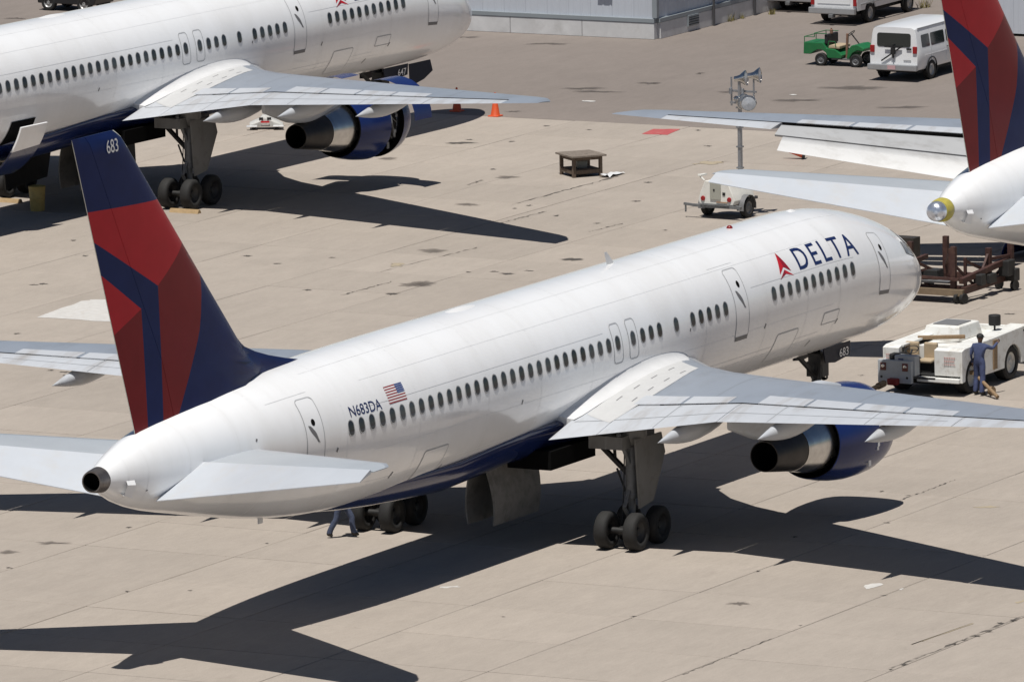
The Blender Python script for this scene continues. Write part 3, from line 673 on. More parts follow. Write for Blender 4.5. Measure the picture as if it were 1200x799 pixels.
# ------------------------------------------------------------ engines
def engine(sg, opened):
    P_ = 'en%d%d' % (sg, opened); only = None
    if sg == 1: only = (1,) if opened else (0, 2)
    o = W(16.55, sg * 6.45, 2.21); d = (-1, 0, 0)
    mb = MB()
    if not opened:
        mb.lathe(o, d, [(.12, 1.11), (.32, 1.20), (.7, 1.268), (1.2, 1.288), (1.8, 1.27), (2.4, 1.20), (2.95, 1.10), (3.3, 1.01), (3.3, .99), (3.3, .96), (3.0, .94), (2.6, .92)], 48, [0, 0, 0, 0, 0, 0, 0, 0, 1, 1, 1])
    else:   # fan cowl doors lifted away: inlet barrel and reverser only, dark gap between
        mb.lathe(o, d, [(.12, 1.11), (.32, 1.20), (.6, 1.255), (.85, 1.278), (.85, 1.1)], 48, [0, 0, 0, 1])
        mb.lathe(o, d, [(1.7, 1.06), (1.7, 1.275), (1.9, 1.262), (2.4, 1.20), (2.95, 1.10), (3.3, 1.01), (3.3, .96), (3.0, .94), (2.6, .92)], 48, [1, 0, 0, 0, 0, 1, 1, 1])
        mb.lathe(o, d, [(.85, .97), (1.8, .97)], 40, [2])
    add(P_, 'engine_nacelle', mb.mesh('engine_nacelle', [M_cowl, M_soot_shade, M_geardark], 40), None, None, only)
    mb = MB(); mb.lathe(o, d, [(.12, 1.11), (.03, 1.05), (0, .99), (.03, .94), (.15, .90), (.7, .91)], 48, [0, 0, 0, 0, 1])
    add(P_ + 'l', 'inlet_lip', mb.mesh('inlet_lip', [M_silver, M_gear], 40), P_, None, only)
    mb = MB(); mb.lathe(o, d, [(.8, .91), (.75, .32), (.55, .2), (.4, .02)], 32, [1, 0, 0])
    for k in range(24):
        a = 2 * math.pi * k / 24; c_, s_ = math.cos(a), math.sin(a)
        q = lambda rad, t, w: o + Vector((-t + .15, -(rad * c_ - w * s_), rad * s_ + w * c_))
        mb.add([q(.3, .8, -.05), q(.3, .9, .05), q(.90, .92, .09), q(.90, .78, -.03)], [(0, 1, 2, 3)], 0)
    add(P_ + 'f', 'fan', mb.mesh('fan', [M_gear, M_soot_shade], 40), P_, None, only)
    mb = MB(); mb.lathe(o, d, [(2.6, .93), (3.25, .86), (3.85, .75), (4.45, .63), (4.45, .60)], 40)
    add(P_ + 'c', 'core_cowl', mb.mesh('core_cowl', M_silver, 40), P_, None, only)
    mb = MB(); mb.lathe(o, d, [(4.4, .605), (4.5, .61), (5.1, .53), (5.9, .415), (5.9, .39), (5.25, .42), (4.85, .42), (4.85, .01)], 40, [0, 0, 0, 0, 1, 1, 1])
    add(P_ + 'n', 'exhaust_nozzle', mb.mesh('exhaust_nozzle', [M_nozzle, M_soot_shade], 40), P_, None, only)
    mb = MB(); secs = []
    for s, zl, zh, w in ((17.6, 3.34, 3.40, .05), (18.1, 3.1, 3.56, .17), (19.0, 3.0, 3.76, .22), (20.2, 2.85, 3.80, .25), (21.5, 2.55, 3.6, .24), (23.0, 2.75, 3.5, .2), (24.6, 3.25, 3.55, .06)):
        c = (zl + zh) / 2; h = (zh - zl) / 2
        secs.append([W(s, sg * 6.48 + w * math.copysign(abs(math.cos(a))**.6, math.cos(a)), c + h * math.copysign(abs(math.sin(a))**.6, math.sin(a))) for a in [2 * math.pi * k / 16 for k in range(16)]])
    mb.loft(secs, True, True, True)
    add(P_ + 'p', 'pylon', mb.mesh('pylon', M_flap, 45), P_, None, only)
    for kk, (t, a) in enumerate(((1.35, 12), (1.35, 17), (1.45, -12), (1.45, -17), (1.6, -35))):
        aa = R(a); p = o + Vector((-t, -sg * (1.29 * math.cos(aa)), 1.29 * math.sin(aa))); mb = MB()
        mb.box(p, (.14 if a < -30 else .1, .02, .1 if a > -30 else .22))
        add(P_ + 'h%d' % kk, 'latch', mb.mesh('latch', M_letwhite if not opened else M_gear, 0), P_, None, only)
    if opened:
        # the two fan cowl doors held open on their rods, plus pipes in the gap
        for sd, a0, a1, sh in ((1, -46, 62, (.55, .30)), (-1, -46, 62, (.55, .30))):
            mb = MB(); secs = []
            for a in range(9):
                aa = R(a0 + (a1 - a0) * a / 8); y, z = 1.30 * math.cos(aa), 1.30 * math.sin(aa)
                # swing about the hinge by the pylon
                hy, hz = .2, 1.28; an = R(44); dy, dz = y - hy, z - hz
                y2, z2 = hy + dy * math.cos(an) - dz * math.sin(an), hz + dy * math.sin(an) + dz * math.cos(an)
                secs.append([o + Vector((-.65, -sd * y2, z2)), o + Vector((-1.8, -sd * y2, z2))])
            mb.loft(secs, False); me = mb.mesh('cowl_door', M_cowl, 50)
            add(P_ + 'cd%d' % sd, 'cowl_door', me, P_, None, only)
        mb = MB()
        for k in range(9):
            a = R(-70 + 17 * k); mb.path([o + Vector((-.9, -sg * 1.0 * math.cos(a), 1.0 * math.sin(a))), o + Vector((-1.3, -sg * 1.06 * math.cos(a + .2), 1.06 * math.sin(a + .2))), o + Vector((-1.75, -sg * 1.0 * math.cos(a + .1), 1.0 * math.sin(a + .1)))], .022, 6)
        mb.path([o + Vector((-1.2, -sg * 1.08, -.5)), o + Vector((-1.4, -sg * 1.1, 0)), o + Vector((-1.3, -sg * .95, .6))], .04, 8)
        add(P_ + 'pp', 'engine_piping', mb.mesh('engine_piping', M_gear), P_, None, only)
engine(1, False); engine(-1, False); engine(1, True)

# ------------------------------------------------------------ landing gear
def wheel_mesh(nm, rad, wid):
    mb = MB(); h = wid / 2; sh = min(.06, h * .4)
    prof = [(-h * .55, rad * .52), (-h * .9, rad * .60), (-h, rad * .75), (-h * .92, rad * .9), (-h * .66, rad * .985), (0, rad), (h * .66, rad * .985), (h * .92, rad * .9), (h, rad * .75), (h * .9, rad * .60), (h * .55, rad * .52)]
    mb.lathe((0, 0, 0), (0, 1, 0), prof, 28, 0); return mb.mesh(nm, M_rubber, 50)
def hub_mesh(rad, wid):
    mb = MB(); h = wid / 2
    mb.lathe((0, 0, 0), (0, 1, 0), [(-h * .35, .01), (-h * .45, rad * .2), (-h * .2, rad * .25), (-h * .5, rad * .5), (-h * .62, rad * .53), (h * .62, rad * .53), (h * .5, rad * .5), (h * .2, rad * .25), (h * .45, rad * .2), (h * .35, .01)], 20, 0)
    return mb.mesh('rim', M_geardark, 50)
ME_mw, ME_mr = wheel_mesh('wheel', .508, .37), hub_mesh(.508, .37)
ME_nw, ME_nr = wheel_mesh('wheel', .41, .27), hub_mesh(.41, .27)
SM = 24.75
for sg in (1, -1):
    P_ = 'mg%d' % sg; r = 3.66 * sg
    mb = MB(); mb.tube(W(SM, r, .5), W(SM, r, 1.5), .095, n=16); mb.tube(W(SM, r, 1.35), W(SM, r, 3.15), .165, n=16); mb.tube(W(SM, r, 1.3), W(SM, r, 1.42), .19, n=16)
    mb.tube(W(SM + .1, r, 2.2), W(SM + .75, r, 3.1), .06, n=10); mb.box(W(SM, r, .58), (.3, .26, .3))
    mb.bar(W(SM + .16, r, .75), W(SM + .45, r, 1.1), .1, .05); mb.bar(W(SM + .45, r, 1.1), W(SM + .16, r, 1.5), .1, .05)
    add(P_, 'main_gear_leg', mb.mesh('main_gear_leg', M_gear, 40))
    mb = MB(); mb.bar(W(SM - .68, r, .5), W(SM + .68, r, .5), .16, .2)
    for e in (-1, 1): mb.tube(W(SM + .64 * e, r - .44, .51), W(SM + .64 * e, r + .44, .51), .085, n=12)
    mb.path([W(SM - .5, r + .12, .66), W(SM, r + .2, .9), W(SM + .5, r + .12, .66)], .02, 6); mb.path([W(SM + .1, r - .15, 2.6), W(SM + .17, r - .16, 1.4), W(SM + .4, r - .1, .65)], .02, 6)
    add(P_ + 'b', 'bogie_beam', mb.mesh('bogie_beam', M_geardark, 40), P_)
    for e in (-1, 1):
        for q in (-1, 1):
            add(P_ + 'w%d%d' % (e, q), 'wheel', ME_mw, P_, W(SM + .64 * e, r + .43 * q, .508))
            # hub sits in the tyre: joined level, so give it as its own wheel rim
            add(P_ + 'r%d%d' % (e, q), 'rim', ME_mr, P_, W(SM + .64 * e, r + .43 * q, .508))
    mb = MB(); mb.prism([W(25.22, sg * 3.98, 2.95), W(23.85, sg * 4.06, 2.95), W(23.68, sg * 4.08, 2.4), W(24.28, sg * 4.02, 1.18), W(25.0, sg * 3.97, 1.06)], (0, -sg * .05, 0))
    add(P_ + 'd', 'gear_door', mb.mesh('gear_door', M_doorgray, 30), P_)
    mb = MB(); mb.bar(W(24.5, sg * 2.35, 2.85), W(24.68, sg * 3.55, 1.9), .13, .11); mb.bar(W(24.3, sg * 2.9, 3.05), W(24.6, sg * 3.1, 2.3), .08, .08); mb.tube(W(24.7, sg * 3.2, 2.05), W(24.7, sg * 3.45, 1.45), .03)
    add(P_ + 's', 'side_brace', mb.mesh('side_brace', M_geardark, 30), P_)
    # body doors of the wheel well, hanging by the keel
    mb = MB(); secs = []
    for i in range(8):
        t = i / 7; z = 2.2 - 1.62 * t; bow = .22 * math.sin(t * 2.2)
        secs.append([W(26.55 - .12 * t, sg * (.22 + bow), z), W(23.65 + .2 * t, sg * (.22 + bow), z), W(23.65 + .2 * t, sg * (.18 + bow), z), W(26.55 - .12 * t, sg * (.18 + bow), z)])
    mb.loft(secs, True, True, True)
    add('bd%d' % sg, 'wheel_well_door', mb.mesh('wheel_well_door', M_hang, 40))
    mb = MB(); mb.prism([W(28.2, sg * 1.55, 2.5), W(24.9, sg * 1.55, 2.5), W(25.1, sg * 1.75, .75), W(27.7, sg * 1.75, .6)], (0, -sg * .05, 0)); add('be%d' % sg, 'wheel_well_door', mb.mesh('wheel_well_door', M_geardark, 30), only=(1,))
# wheel wells: solid boxes painted black as the shade inside open bays
    mb = MB(); mb.box(W(24.6, sg * 1.2, 2.33), (2.6, 1.3, .5)); add('ww%d' % sg, 'wheel_well', mb.mesh('wheel_well', M_soot_shade, 0))
    mb = MB(); mb.box(W(24.6, sg * 3.3, 2.86), (1.9, 1.0, .34)); mb.lathe(W(24.75, sg * 3.66, 2.75), (0, 0, 1), [(0, .3), (.2, .42), (.5, .42)], 16, cap=(True, True))
    add(P_ + 'wf', 'wing_gear_bay', mb.mesh('wing_gear_bay', M_doorgray, 30), P_)
mb = MB(); mb.tube(W(5.9, 0, .4), W(5.9, 0, 1.3), .075, n=12); mb.tube(W(5.9, 0, 1.15), W(5.8, 0, 2.5), .12, n=12); mb.bar(W(5.95, 0, 1.6), W(7.2, 0, 2.4), .1, .1); mb.tube(W(5.9, -.28, .41), W(5.9, .28, .41), .06)
mb.box(W(5.75, 0, 1.75), (.42, .5, .42)); mb.box(W(5.95, .12, 2.1), (.5, .4, .3)); mb.tube(W(6.1, .2, 1.0), W(6.0, .22, 2.2), .05); mb.tube(W(5.6, -.18, .9), W(5.7, -.2, 2.2), .05); mb.bar(W(6.0, 0, .65), W(6.3, 0, 1.0), .1, .05); mb.bar(W(6.3, 0, 1.0), W(6.0, 0, 1.4), .1, .05)
for q in (-1, 1): mb.lathe(W(5.7, q * .16, 1.5), (1, 0, 0), [(0, .09), (.12, .09), (.13, .02)], 12)
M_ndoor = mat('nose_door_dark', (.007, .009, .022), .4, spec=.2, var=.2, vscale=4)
add('ng', 'nose_gear_leg', mb.mesh('nose_gear_leg', M_geardark, 40))
for q in (-1, 1):
    add('ngw%d' % q, 'wheel', ME_nw, 'ng', W(5.9, q * .29, .41)); add('ngr%d' % q, 'rim', ME_nr, 'ng', W(5.9, q * .29, .41))
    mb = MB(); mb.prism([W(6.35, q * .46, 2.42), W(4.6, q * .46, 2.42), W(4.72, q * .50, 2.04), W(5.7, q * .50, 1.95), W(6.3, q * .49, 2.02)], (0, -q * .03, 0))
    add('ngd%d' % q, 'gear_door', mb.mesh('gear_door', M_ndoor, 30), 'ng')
for k, num in enumerate(("683", "647")):
    add('ngn%d' % k, 'number', map_bm(text_bm(num, 1, .004), lambda x, y: W(5.42 - .58 * x, .545, 2.06 + .24 * y), 'number', M_letwhite), 'ng', only=(k,))
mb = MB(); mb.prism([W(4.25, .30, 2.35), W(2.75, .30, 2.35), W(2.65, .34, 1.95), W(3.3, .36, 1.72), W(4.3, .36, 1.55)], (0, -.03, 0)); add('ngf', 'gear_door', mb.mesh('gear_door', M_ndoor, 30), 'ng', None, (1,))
# plane two: aft cargo door swung out, black skin patch paints the shaded hold behind it
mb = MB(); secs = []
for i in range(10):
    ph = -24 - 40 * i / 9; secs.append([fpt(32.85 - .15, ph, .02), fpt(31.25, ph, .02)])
mb.loft(secs, False); add('hold', 'cargo_opening', mb.mesh('cargo_opening', M_soot_shade), None, None, (1,))
mb = MB(); secs = []
for i in range(12):
    ph = -22 - 50 * i / 11; t = i / 11
    a, b = fpt(32.75, ph, .42), fpt(31.15, ph, .42); off = Vector((0, 0, -.10 - .25 * t))
    a2, b2 = fpt(32.75, ph, .36), fpt(31.15, ph, .36)
    secs.append([a + off, b + off, b2 + off, a2 + off])
mb.loft(secs, True, True, True); add('cdo', 'open_cargo_door', mb.mesh('open_cargo_door', M_livery, 40), None, None, (1,), label="cargo door swung out below the cabin windows, white above and blue below")

def instantiate(idx, name, loc, rz, pitch, label):
    root = empty(name, loc, rz); root.rotation_euler = (0, pitch, rz); tag(root, label, "airplane", "parked airliners")
    made = {}
    for sp in SPEC:
        if sp['only'] is not None and idx not in sp['only']: continue
        par = root if sp['parent'] is None else made.get(sp['parent'])
        if par is None: continue
        o = link(sp['name'], sp['me'], par)
        if sp['loc'] is not None: o.location = sp['loc']
        if sp.get('rz'): o.rotation_euler = (0, 0, sp['rz'])
        if sp['label']: o["label"] = sp['label']
        made[sp['id']] = o
    return root
instantiate(0, 'airliner', (0, 0, 0), 0.0, 0.0, "whole white airliner in the foreground, tail number 683, nose to the tug")
instantiate(1, 'airliner', (52.524, 42.184, -0.1), -.0332, .0048, "airliner at the upper left, tail out of view, engine cowl and cargo door open")
instantiate(2, 'airliner', (50.9, 1.31, 0), R(.75), 0.0, "airliner at the right edge showing only its red and blue tail, flaps lowered")
# ---------------------------------------------------------------- ground
def concrete_mat(name, base, dark, rnd):
    m = bpy.data.materials.new(name); m.use_nodes = True; N = m.node_tree.nodes; L = m.node_tree.links; b = N["Principled BSDF"]
    b.inputs["Roughness"].default_value = .85; b.inputs["Specular IOR Level"].default_value = .25
    g = N.new("ShaderNodeNewGeometry")
    def noise(scale, sx=1, sy=1, det=6, rough=.6):
        mp = N.new("ShaderNodeMapping"); mp.inputs["Scale"].default_value = (sx, sy, 1); L.new(g.outputs["Position"], mp.inputs[0])
        n = N.new("ShaderNodeTexNoise"); n.inputs["Scale"].default_value = scale; n.inputs["Detail"].default_value = det; n.inputs["Roughness"].default_value = rough; L.new(mp.outputs[0], n.inputs["Vector"]); return n.outputs["Fac"]
    def rng(v, a, b_, c, d):
        r = N.new("ShaderNodeMapRange"); r.inputs["From Min"].default_value = a; r.inputs["From Max"].default_value = b_; r.inputs["To Min"].default_value = c; r.inputs["To Max"].default_value = d; L.new(v, r.inputs["Value"]); return r.outputs[0]
    def mul(a, b_):
        x = N.new("ShaderNodeMath"); x.operation = 'MULTIPLY'; L.new(a, x.inputs[0]); L.new(b_, x.inputs[1]); return x.outputs[0]
    f = mul(rng(noise(.09, 1, 1, 4), .3, .7, .93, 1.06), rng(noise(1.6, .35, 1, 7, .7), .3, .72, .93, 1.06))
    f = mul(f, rng(noise(26, 1, 1, 4, .7), .3, .7, .90, 1.09)); f = mul(f, rng(noise(6, .4, 1.6, 5, .7), .3, .7, .95, 1.05))
    if rnd:
        oi = N.new("ShaderNodeObjectInfo"); f = mul(f, rng(oi.outputs["Random"], 0, 1, 1 - rnd, 1 + rnd))
    mx = N.new("ShaderNodeMix"); mx.data_type = 'RGBA'; mx.blend_type = 'MULTIPLY'; mx.inputs["Factor"].default_value = 1; mx.inputs["A"].default_value = (*base, 1); L.new(f, mx.inputs["B"])
    # oil and water stains with their own shapes, stretched along the taxi direction
    st = rng(noise(.42, .45, 1, 6, .72), .60, .78, 0, .55); st2 = rng(noise(2.3, .5, 1.2, 5, .7), .66, .78, 0, .5)
    ad = N.new("ShaderNodeMath"); ad.operation = 'MAXIMUM'; L.new(st, ad.inputs[0]); L.new(st2, ad.inputs[1])
    mx2 = N.new("ShaderNodeMix"); mx2.data_type = 'RGBA'; L.new(ad.outputs[0], mx2.inputs["Factor"]); L.new(mx.outputs["Result"], mx2.inputs["A"]); mx2.inputs["B"].default_value = (*dark, 1)
    L.new(mx2.outputs["Result"], b.inputs["Base Color"])
    bp = N.new("ShaderNodeBump"); bp.inputs["Strength"].default_value = .25; bp.inputs["Distance"].default_value = .01; L.new(noise(30, 1, 1, 4), bp.inputs["Height"]); L.new(bp.outputs[0], b.inputs["Normal"])
    return m
M_conc = concrete_mat("apron_concrete", (.362, .317, .273), (.245, .212, .183), .045)
M_asph = concrete_mat("weathered_asphalt", (.222, .191, .170), (.165, .141, .126), 0)
M_seal = mat("joint_sealant", (.11, .095, .08), .9, var=.4, vscale=1.5)
def stain_mat(name, col, nscale, lo, hi, amt):
    """thin film: fades out towards its own ragged edge"""
    m = mat(name, col, .8, var=.3, vscale=4); N = m.node_tree.nodes; L = m.node_tree.links; b = N["Principled BSDF"]
    at = N.new("ShaderNodeAttribute"); at.attribute_name = "fade"; g = N.new("ShaderNodeNewGeometry")
    n = N.new("ShaderNodeTexNoise"); n.inputs["Scale"].default_value = nscale; n.inputs["Detail"].default_value = 6; n.inputs["Roughness"].default_value = .7; L.new(g.outputs["Position"], n.inputs["Vector"])
    ad = N.new("ShaderNodeMath"); ad.operation = 'ADD'; L.new(at.outputs["Fac"], ad.inputs[0]); L.new(n.outputs["Fac"], ad.inputs[1])
    mr = N.new("ShaderNodeMapRange"); mr.inputs["From Min"].default_value = lo; mr.inputs["From Max"].default_value = hi; mr.inputs["To Max"].default_value = amt; L.new(ad.outputs[0], mr.inputs["Value"])
    L.new(mr.outputs[0], b.inputs["Alpha"]); return m
M_tar = stain_mat("crack_tar", (.075, .066, .058), 5, .55, 1.05, .85)
M_oil = stain_mat("oil_stain", (.13, .11, .095), 2.2, .5, 1.5, .7)
def sheet(name, x0, x1, y0, y1, z, m, kind='structure', parent=None):
    mb = MB(); mb.add([(x0, y0, z), (x1, y0, z), (x1, y1, z), (x0, y1, z)], [(0, 1, 2, 3)]); o = mb.build(name, m, parent, 0, recalc=False)
    if kind: o["kind"] = kind
    return o
tag(sheet('terrain', -3000, 3000, -3000, 3000, -.12, M_asph), "brown weathered ground around the apron", None)
SJ, RJ, DS, DR = 34.2, 8.36, 3.92, 4.57
ROW0 = 22                                   # last joint before the asphalt: s = SJ - 22*DS
S_END = SJ - ROW0 * DS
apron = tag(sheet('apron', -70, -S_END, -60, 110, -.03, M_seal), "pale concrete apron of large slabs with dark joints", None)
tag(sheet('asphalt_yard', -S_END + .004, 700, -300, 400, -.003, M_asph), "brown weathered asphalt yard beyond the concrete apron", None)
g_ = .028
mb = MB(); hx, hy, c_ = DS / 2 - .026, DR / 2 - g_ / 2, .012
mb.loft([[(-hx, -hy, -.04), (hx, -hy, -.04), (hx, hy, -.04), (-hx, hy, -.04)], [(-hx, -hy, -c_), (hx, -hy, -c_), (hx, hy, -c_), (-hx, hy, -c_)], [(-hx + c_, -hy + c_, 0), (hx - c_, -hy + c_, 0), (hx - c_, hy - c_, 0), (-hx + c_, hy - c_, 0)]], True, False, True)
ME_slab = mb.mesh('slab', M_conc, 0)
vis, rest = [], []
for i in range(-9, ROW0):
    for j in range(-25, 14):
        sc, rc = SJ - (i + .5) * DS, RJ + (j + .5) * DR
        us = [project(W(sc + a * DS / 2, rc + b * DR / 2, 0)) for a in (-1, 1) for b in (-1, 1)]
        u0, u1, v0, v1 = min(p[0] for p in us), max(p[0] for p in us), min(p[1] for p in us), max(p[1] for p in us)
        (vis if (u1 > -12 and u0 < 1212 and v1 > -10 and v0 < 812) else rest).append((sc, rc))
for sc, rc in vis:
    o = link('slab', ME_slab, apron); o.location = W(sc, rc, random.uniform(-.0035, .0035)); o.rotation_euler = (R(random.uniform(-.03, .03)), R(random.uniform(-.03, .03)), 0)
mb = MB()
for sc, rc in rest:
    x, y, _ = W(sc, rc, 0); mb.box((x, y, -.02), (hx * 2, hy * 2, .04))
mb.build('slab', M_conc, apron, 0, recalc=False)["kind"] = 'stuff'

BZ = [0]
def blot(name, pix, m, z=None, parent=apron, jag=.12, n=5, scale=1.0):
    """irregular flat mark whose outline is given by ground pixels"""
    P = [ground(u, v) for u, v in pix]; out = []; BZ[0] += 1; z = .006 + .00006 * BZ[0] if z is None else z
    for i, a in enumerate(P):
        b = P[(i + 1) % len(P)]
        for k in range(n):
            t = k / n; p = a.lerp(b, t); d = (b - a); nrm = Vector((-d.y, d.x, 0)); l = nrm.length
            if l > 0: p = p + nrm / l * random.uniform(-jag, jag)
            out.append(Vector((p.x, p.y, z)))
    mb = MB()
    if name in ('paint_patch',):
        mb.add(out, [tuple(range(len(out)))]); return mb.build(name, m, parent, 0, recalc=False)
    ctr = sum(out, Vector()) / len(out); k = len(out); mid = [ctr.lerp(p, .55) for p in out]
    mb.add(out + mid + [ctr], [(i, (i + 1) % k, k + (i + 1) % k, k + i) for i in range(k)] + [(k + i, k + (i + 1) % k, 2 * k) for i in range(k)])
    o = link(name, mb.mesh(name, m, 0, recalc=False, weld=False), parent); a = o.data.attributes.new("fade", 'FLOAT', 'POINT')
    a.data.foreach_set("value", [0.0] * k + [.7] * k + [1.0]); return o
def ellip(u, v, ru, rv, n=10):
    return [(u + ru * math.cos(2 * math.pi * k / n) * random.uniform(.8, 1.15), v + rv * math.sin(2 * math.pi * k / n) * random.uniform(.75, 1.2)) for k in range(n)]
M_pw = mat("worn_white_paint", (.56, .545, .52), .7, var=.1, vscale=4, dirt=(.45, .40, .34), dscale=5, damt=.7)
M_pr = mat("worn_red_paint", (.42, .085, .085), .7, var=.15, vscale=4, dirt=(.38, .25, .2), dscale=3, damt=.5)
M_py = mat("worn_yellow_paint", (.48, .36, .16), .8, var=.1, vscale=4, dirt=(.41, .35, .28), dscale=3, damt=.9)
M_py2 = mat("faded_yellow_paint", (.36, .30, .21), .85, var=.08, vscale=4, dirt=(.30, .265, .24), dscale=3, damt=.9)
blot('paint_patch', [(41, 372), (96, 353), (110, 351), (200, 352), (180, 381), (128, 377)], M_pw, jag=.06)
blot('paint_patch', [(752, 157.5), (766, 151.5), (798, 151.5), (782, 158.5)], M_pr, jag=.03)
blot('paint_patch', [(812, 193), (825, 189.5), (850, 189), (842, 192.5)], M_py2, jag=.15)
for q in ([(1012, 686), (1020, 684), (1030, 683), (1036, 684.5), (1024, 688.5), (1016, 690)], [(1053, 690), (1058, 689), (1056, 691.5)]): blot('paint_patch', q, M_pw, jag=.03, n=3)
blot('paint_patch', [(1068, 755), (1070, 754.2), (1140, 729.5), (1141, 731)], M_py2, jag=.03)
blot('paint_patch', [(1190, 706), (1200, 702), (1203, 703), (1192, 707)], M_py2, jag=.03)
blot('paint_patch', [(1140, 594), (1160, 592.5), (1172, 594), (1155, 595)], M_py2, jag=.06)
blot('paint_patch', [(455, 311), (462, 308.5), (472, 308.5), (470, 312), (460, 313)], M_py2, jag=.1)
blot('paint_patch', [(514, 687.5), (536, 686), (540, 687.5), (520, 689)], M_pw, jag=.05)
for q in [(507, 294, 17, 3.2), (495, 332, 17, 3.6), (484, 334, 20, 3), (866, 707, 14, 2.6), (594, 321, 9, 1.6), (462, 344, 10, 1.4), (455, 186, 13, 1.8), (596, 208, 18, 2.2), (548, 240, 16, 2), (60, 636, 22, 2), (10, 647, 14, 2.4)]: blot('oil_stain', ellip(*q), M_oil, jag=.12, n=2)
for q in [(671, 304, 21, 1.9), (595, 321, 9, 1.6), (460, 344.5, 10, 1.3), (548, 319, 3, 1), (580, 318.5, 8, .8), (620, 317.5, 7, .8), (540, 168, 28, 1.6), (550, 164, 6, .9), (578, 198.5, 4, 1), (620, 241, 5, 1), (652, 253, 4, 1), (604, 244.5, 3, .8), (830, 171.5, 5, 1), (818, 153, 5, .8),
          (1172, 730, 8, 1.4), (1187, 727, 5, 1.6), (1118, 754.5, 5, 1.2), (1130, 750, 6, .9), (1145, 745, 5, 1), (1159, 740, 4, .9), (1059, 778, 7, 1.4), (1044, 784, 4, 1), (1036, 697.5, 4, 1), (1040, 612.5, 5, 1), (1034, 575.5, 4, .7), (1064, 580.5, 4, .7), (888, 669, 3, 1), (938, 733, 3, .8), (930, 629, 6, .8),
          (742, 722, 3, .8), (590, 722.5, 3, .7), (148, 693, 3, .8), (150, 618, 4, 1), (10, 665, 6, 1), (312, 636.5, 3, .7), (222, 692, 3, .7), (60, 434, 5, 1), (80, 440, 12, 1.2), (75, 436, 9, .8), (50, 333, 8, 1), (135, 338, 6, .9), (20, 391, 5, .8), (100, 300, 5, .8), (40, 334, 10, .7), (86, 282, 5, .7), (290, 300, 9, .9), (325, 309, 7, .7), (240, 345, 6, .8), (360, 340, 8, .8), (390, 302, 6, .7),
          (700, 262, 5, .7), (745, 236, 6, .8), (760, 214, 7, .6), (780, 270, 4, .7), (722, 330, 5, .6), (640, 330, 4, .6), (690, 152.5, 4, .6), (640, 148, 6, .6), (600, 166, 5, .7), (1185, 368, 8, .8), (1010, 440, 5, .6), (880, 300, 6, .7)]: blot('tar_patch', ellip(q[0], q[1], q[2] * .8, q[3] * .8, n=8), M_tar, jag=.09, n=3)
for u0, v0, u1, v1, w in [(600, 240, 724, 207, .07), (585, 262, 640, 248, .05), (1044, 783, 1200, 721, .06), (800, 790, 905, 748, .03), (548, 217, 566, 211, .06), (440, 320, 560, 290, .04), (400, 346, 460, 330, .05), (690, 272, 730, 262, .05), (1056, 586, 1120, 562, .03)]:
    a, b = ground(u0, v0), ground(u1, v1); n = 26; L_, R_ = [], []; d = (b - a).normalized(); nr = Vector((-d.y, d.x, 0))
    for k in range(n + 1):
        p = a.lerp(b, k / n) + nr * random.uniform(-.05, .05); ww = w * random.uniform(.2, 1.3); L_.append(Vector((p.x, p.y, .0085)) + nr * ww); R_.append(Vector((p.x, p.y, .0085)) - nr * ww)
    mb = MB(); mb.loft([[l, r] for l, r in zip(L_, R_)], False); o = link('crack', mb.mesh('crack', M_tar, 0, recalc=False, weld=False), apron); a_ = o.data.attributes.new('fade', 'FLOAT', 'POINT'); a_.data.foreach_set('value', [random.choice((.1, .3, .6)) for _ in o.data.vertices])
# tyre-worn darker smears on the asphalt
yard = [o for o in COL.objects if o.name == 'asphalt_yard'][0]
M_asphd = stain_mat("asphalt_repair", (.10, .085, .075), 1.2, .5, 1.4, .6)
for q in [(440, 110, 30, 1.6), (700, 108, 34, 1.6), (545, 44, 22, 1), (640, 52, 30, 1), (1000, 103, 36, 3), (1060, 126, 30, 1.4), (930, 118, 34, 1.6), (860, 108, 26, 1.1), (820, 86, 4, .9), (600, 131, 10, .8), (680, 104, 26, 1.4), (760, 98, 20, 1.2), (20, 22, 20, 1)]: blot('repair_patch', ellip(*q), M_asphd, jag=.25, n=2, parent=yard)
blot('paint_patch', ellip(690, 119, 9, .8), M_pw, jag=.05, n=2, parent=yard)
blot('paint_patch', ellip(930, 111.5, 4, .6), M_pw, jag=.05, n=2, parent=yard)

# ---------------------------------------------------------------- buildings
M_sid = mat("siding_pale", (.50, .53, .58), .55, var=.04, vscale=.8, rnd=.03)
M_trim = mat("siding_trim", (.25, .28, .30), .5, var=.06, vscale=1)
M_base = mat("concrete_base", (.58, .58, .58), .8, var=.12, vscale=1.3, dirt=(.42, .41, .40), dscale=1.2, damt=.6)
M_roof = mat("roof_metal", (.4, .41, .42), .5)
def panel_mesh(wid, h, ribs=3):
    mb = MB(); pr = []
    for k in range(ribs):
        x = wid * k / ribs; p = wid / ribs
        pr += [(x, 0), (x + p * .62, 0), (x + p * .68, .012), (x + p * .86, .012), (x + p * .92, 0)]
    pr += [(wid - .006, 0)]
    mb.loft([[(x, y, 0) for x, y in pr] + [(wid - .006, -.05, 0), (0, -.05, 0)], [(x, y, h) for x, y in pr] + [(wid - .006, -.05, h), (0, -.05, h)]], True, True, True)
    return mb.mesh('siding_panel', M_sid, 0)
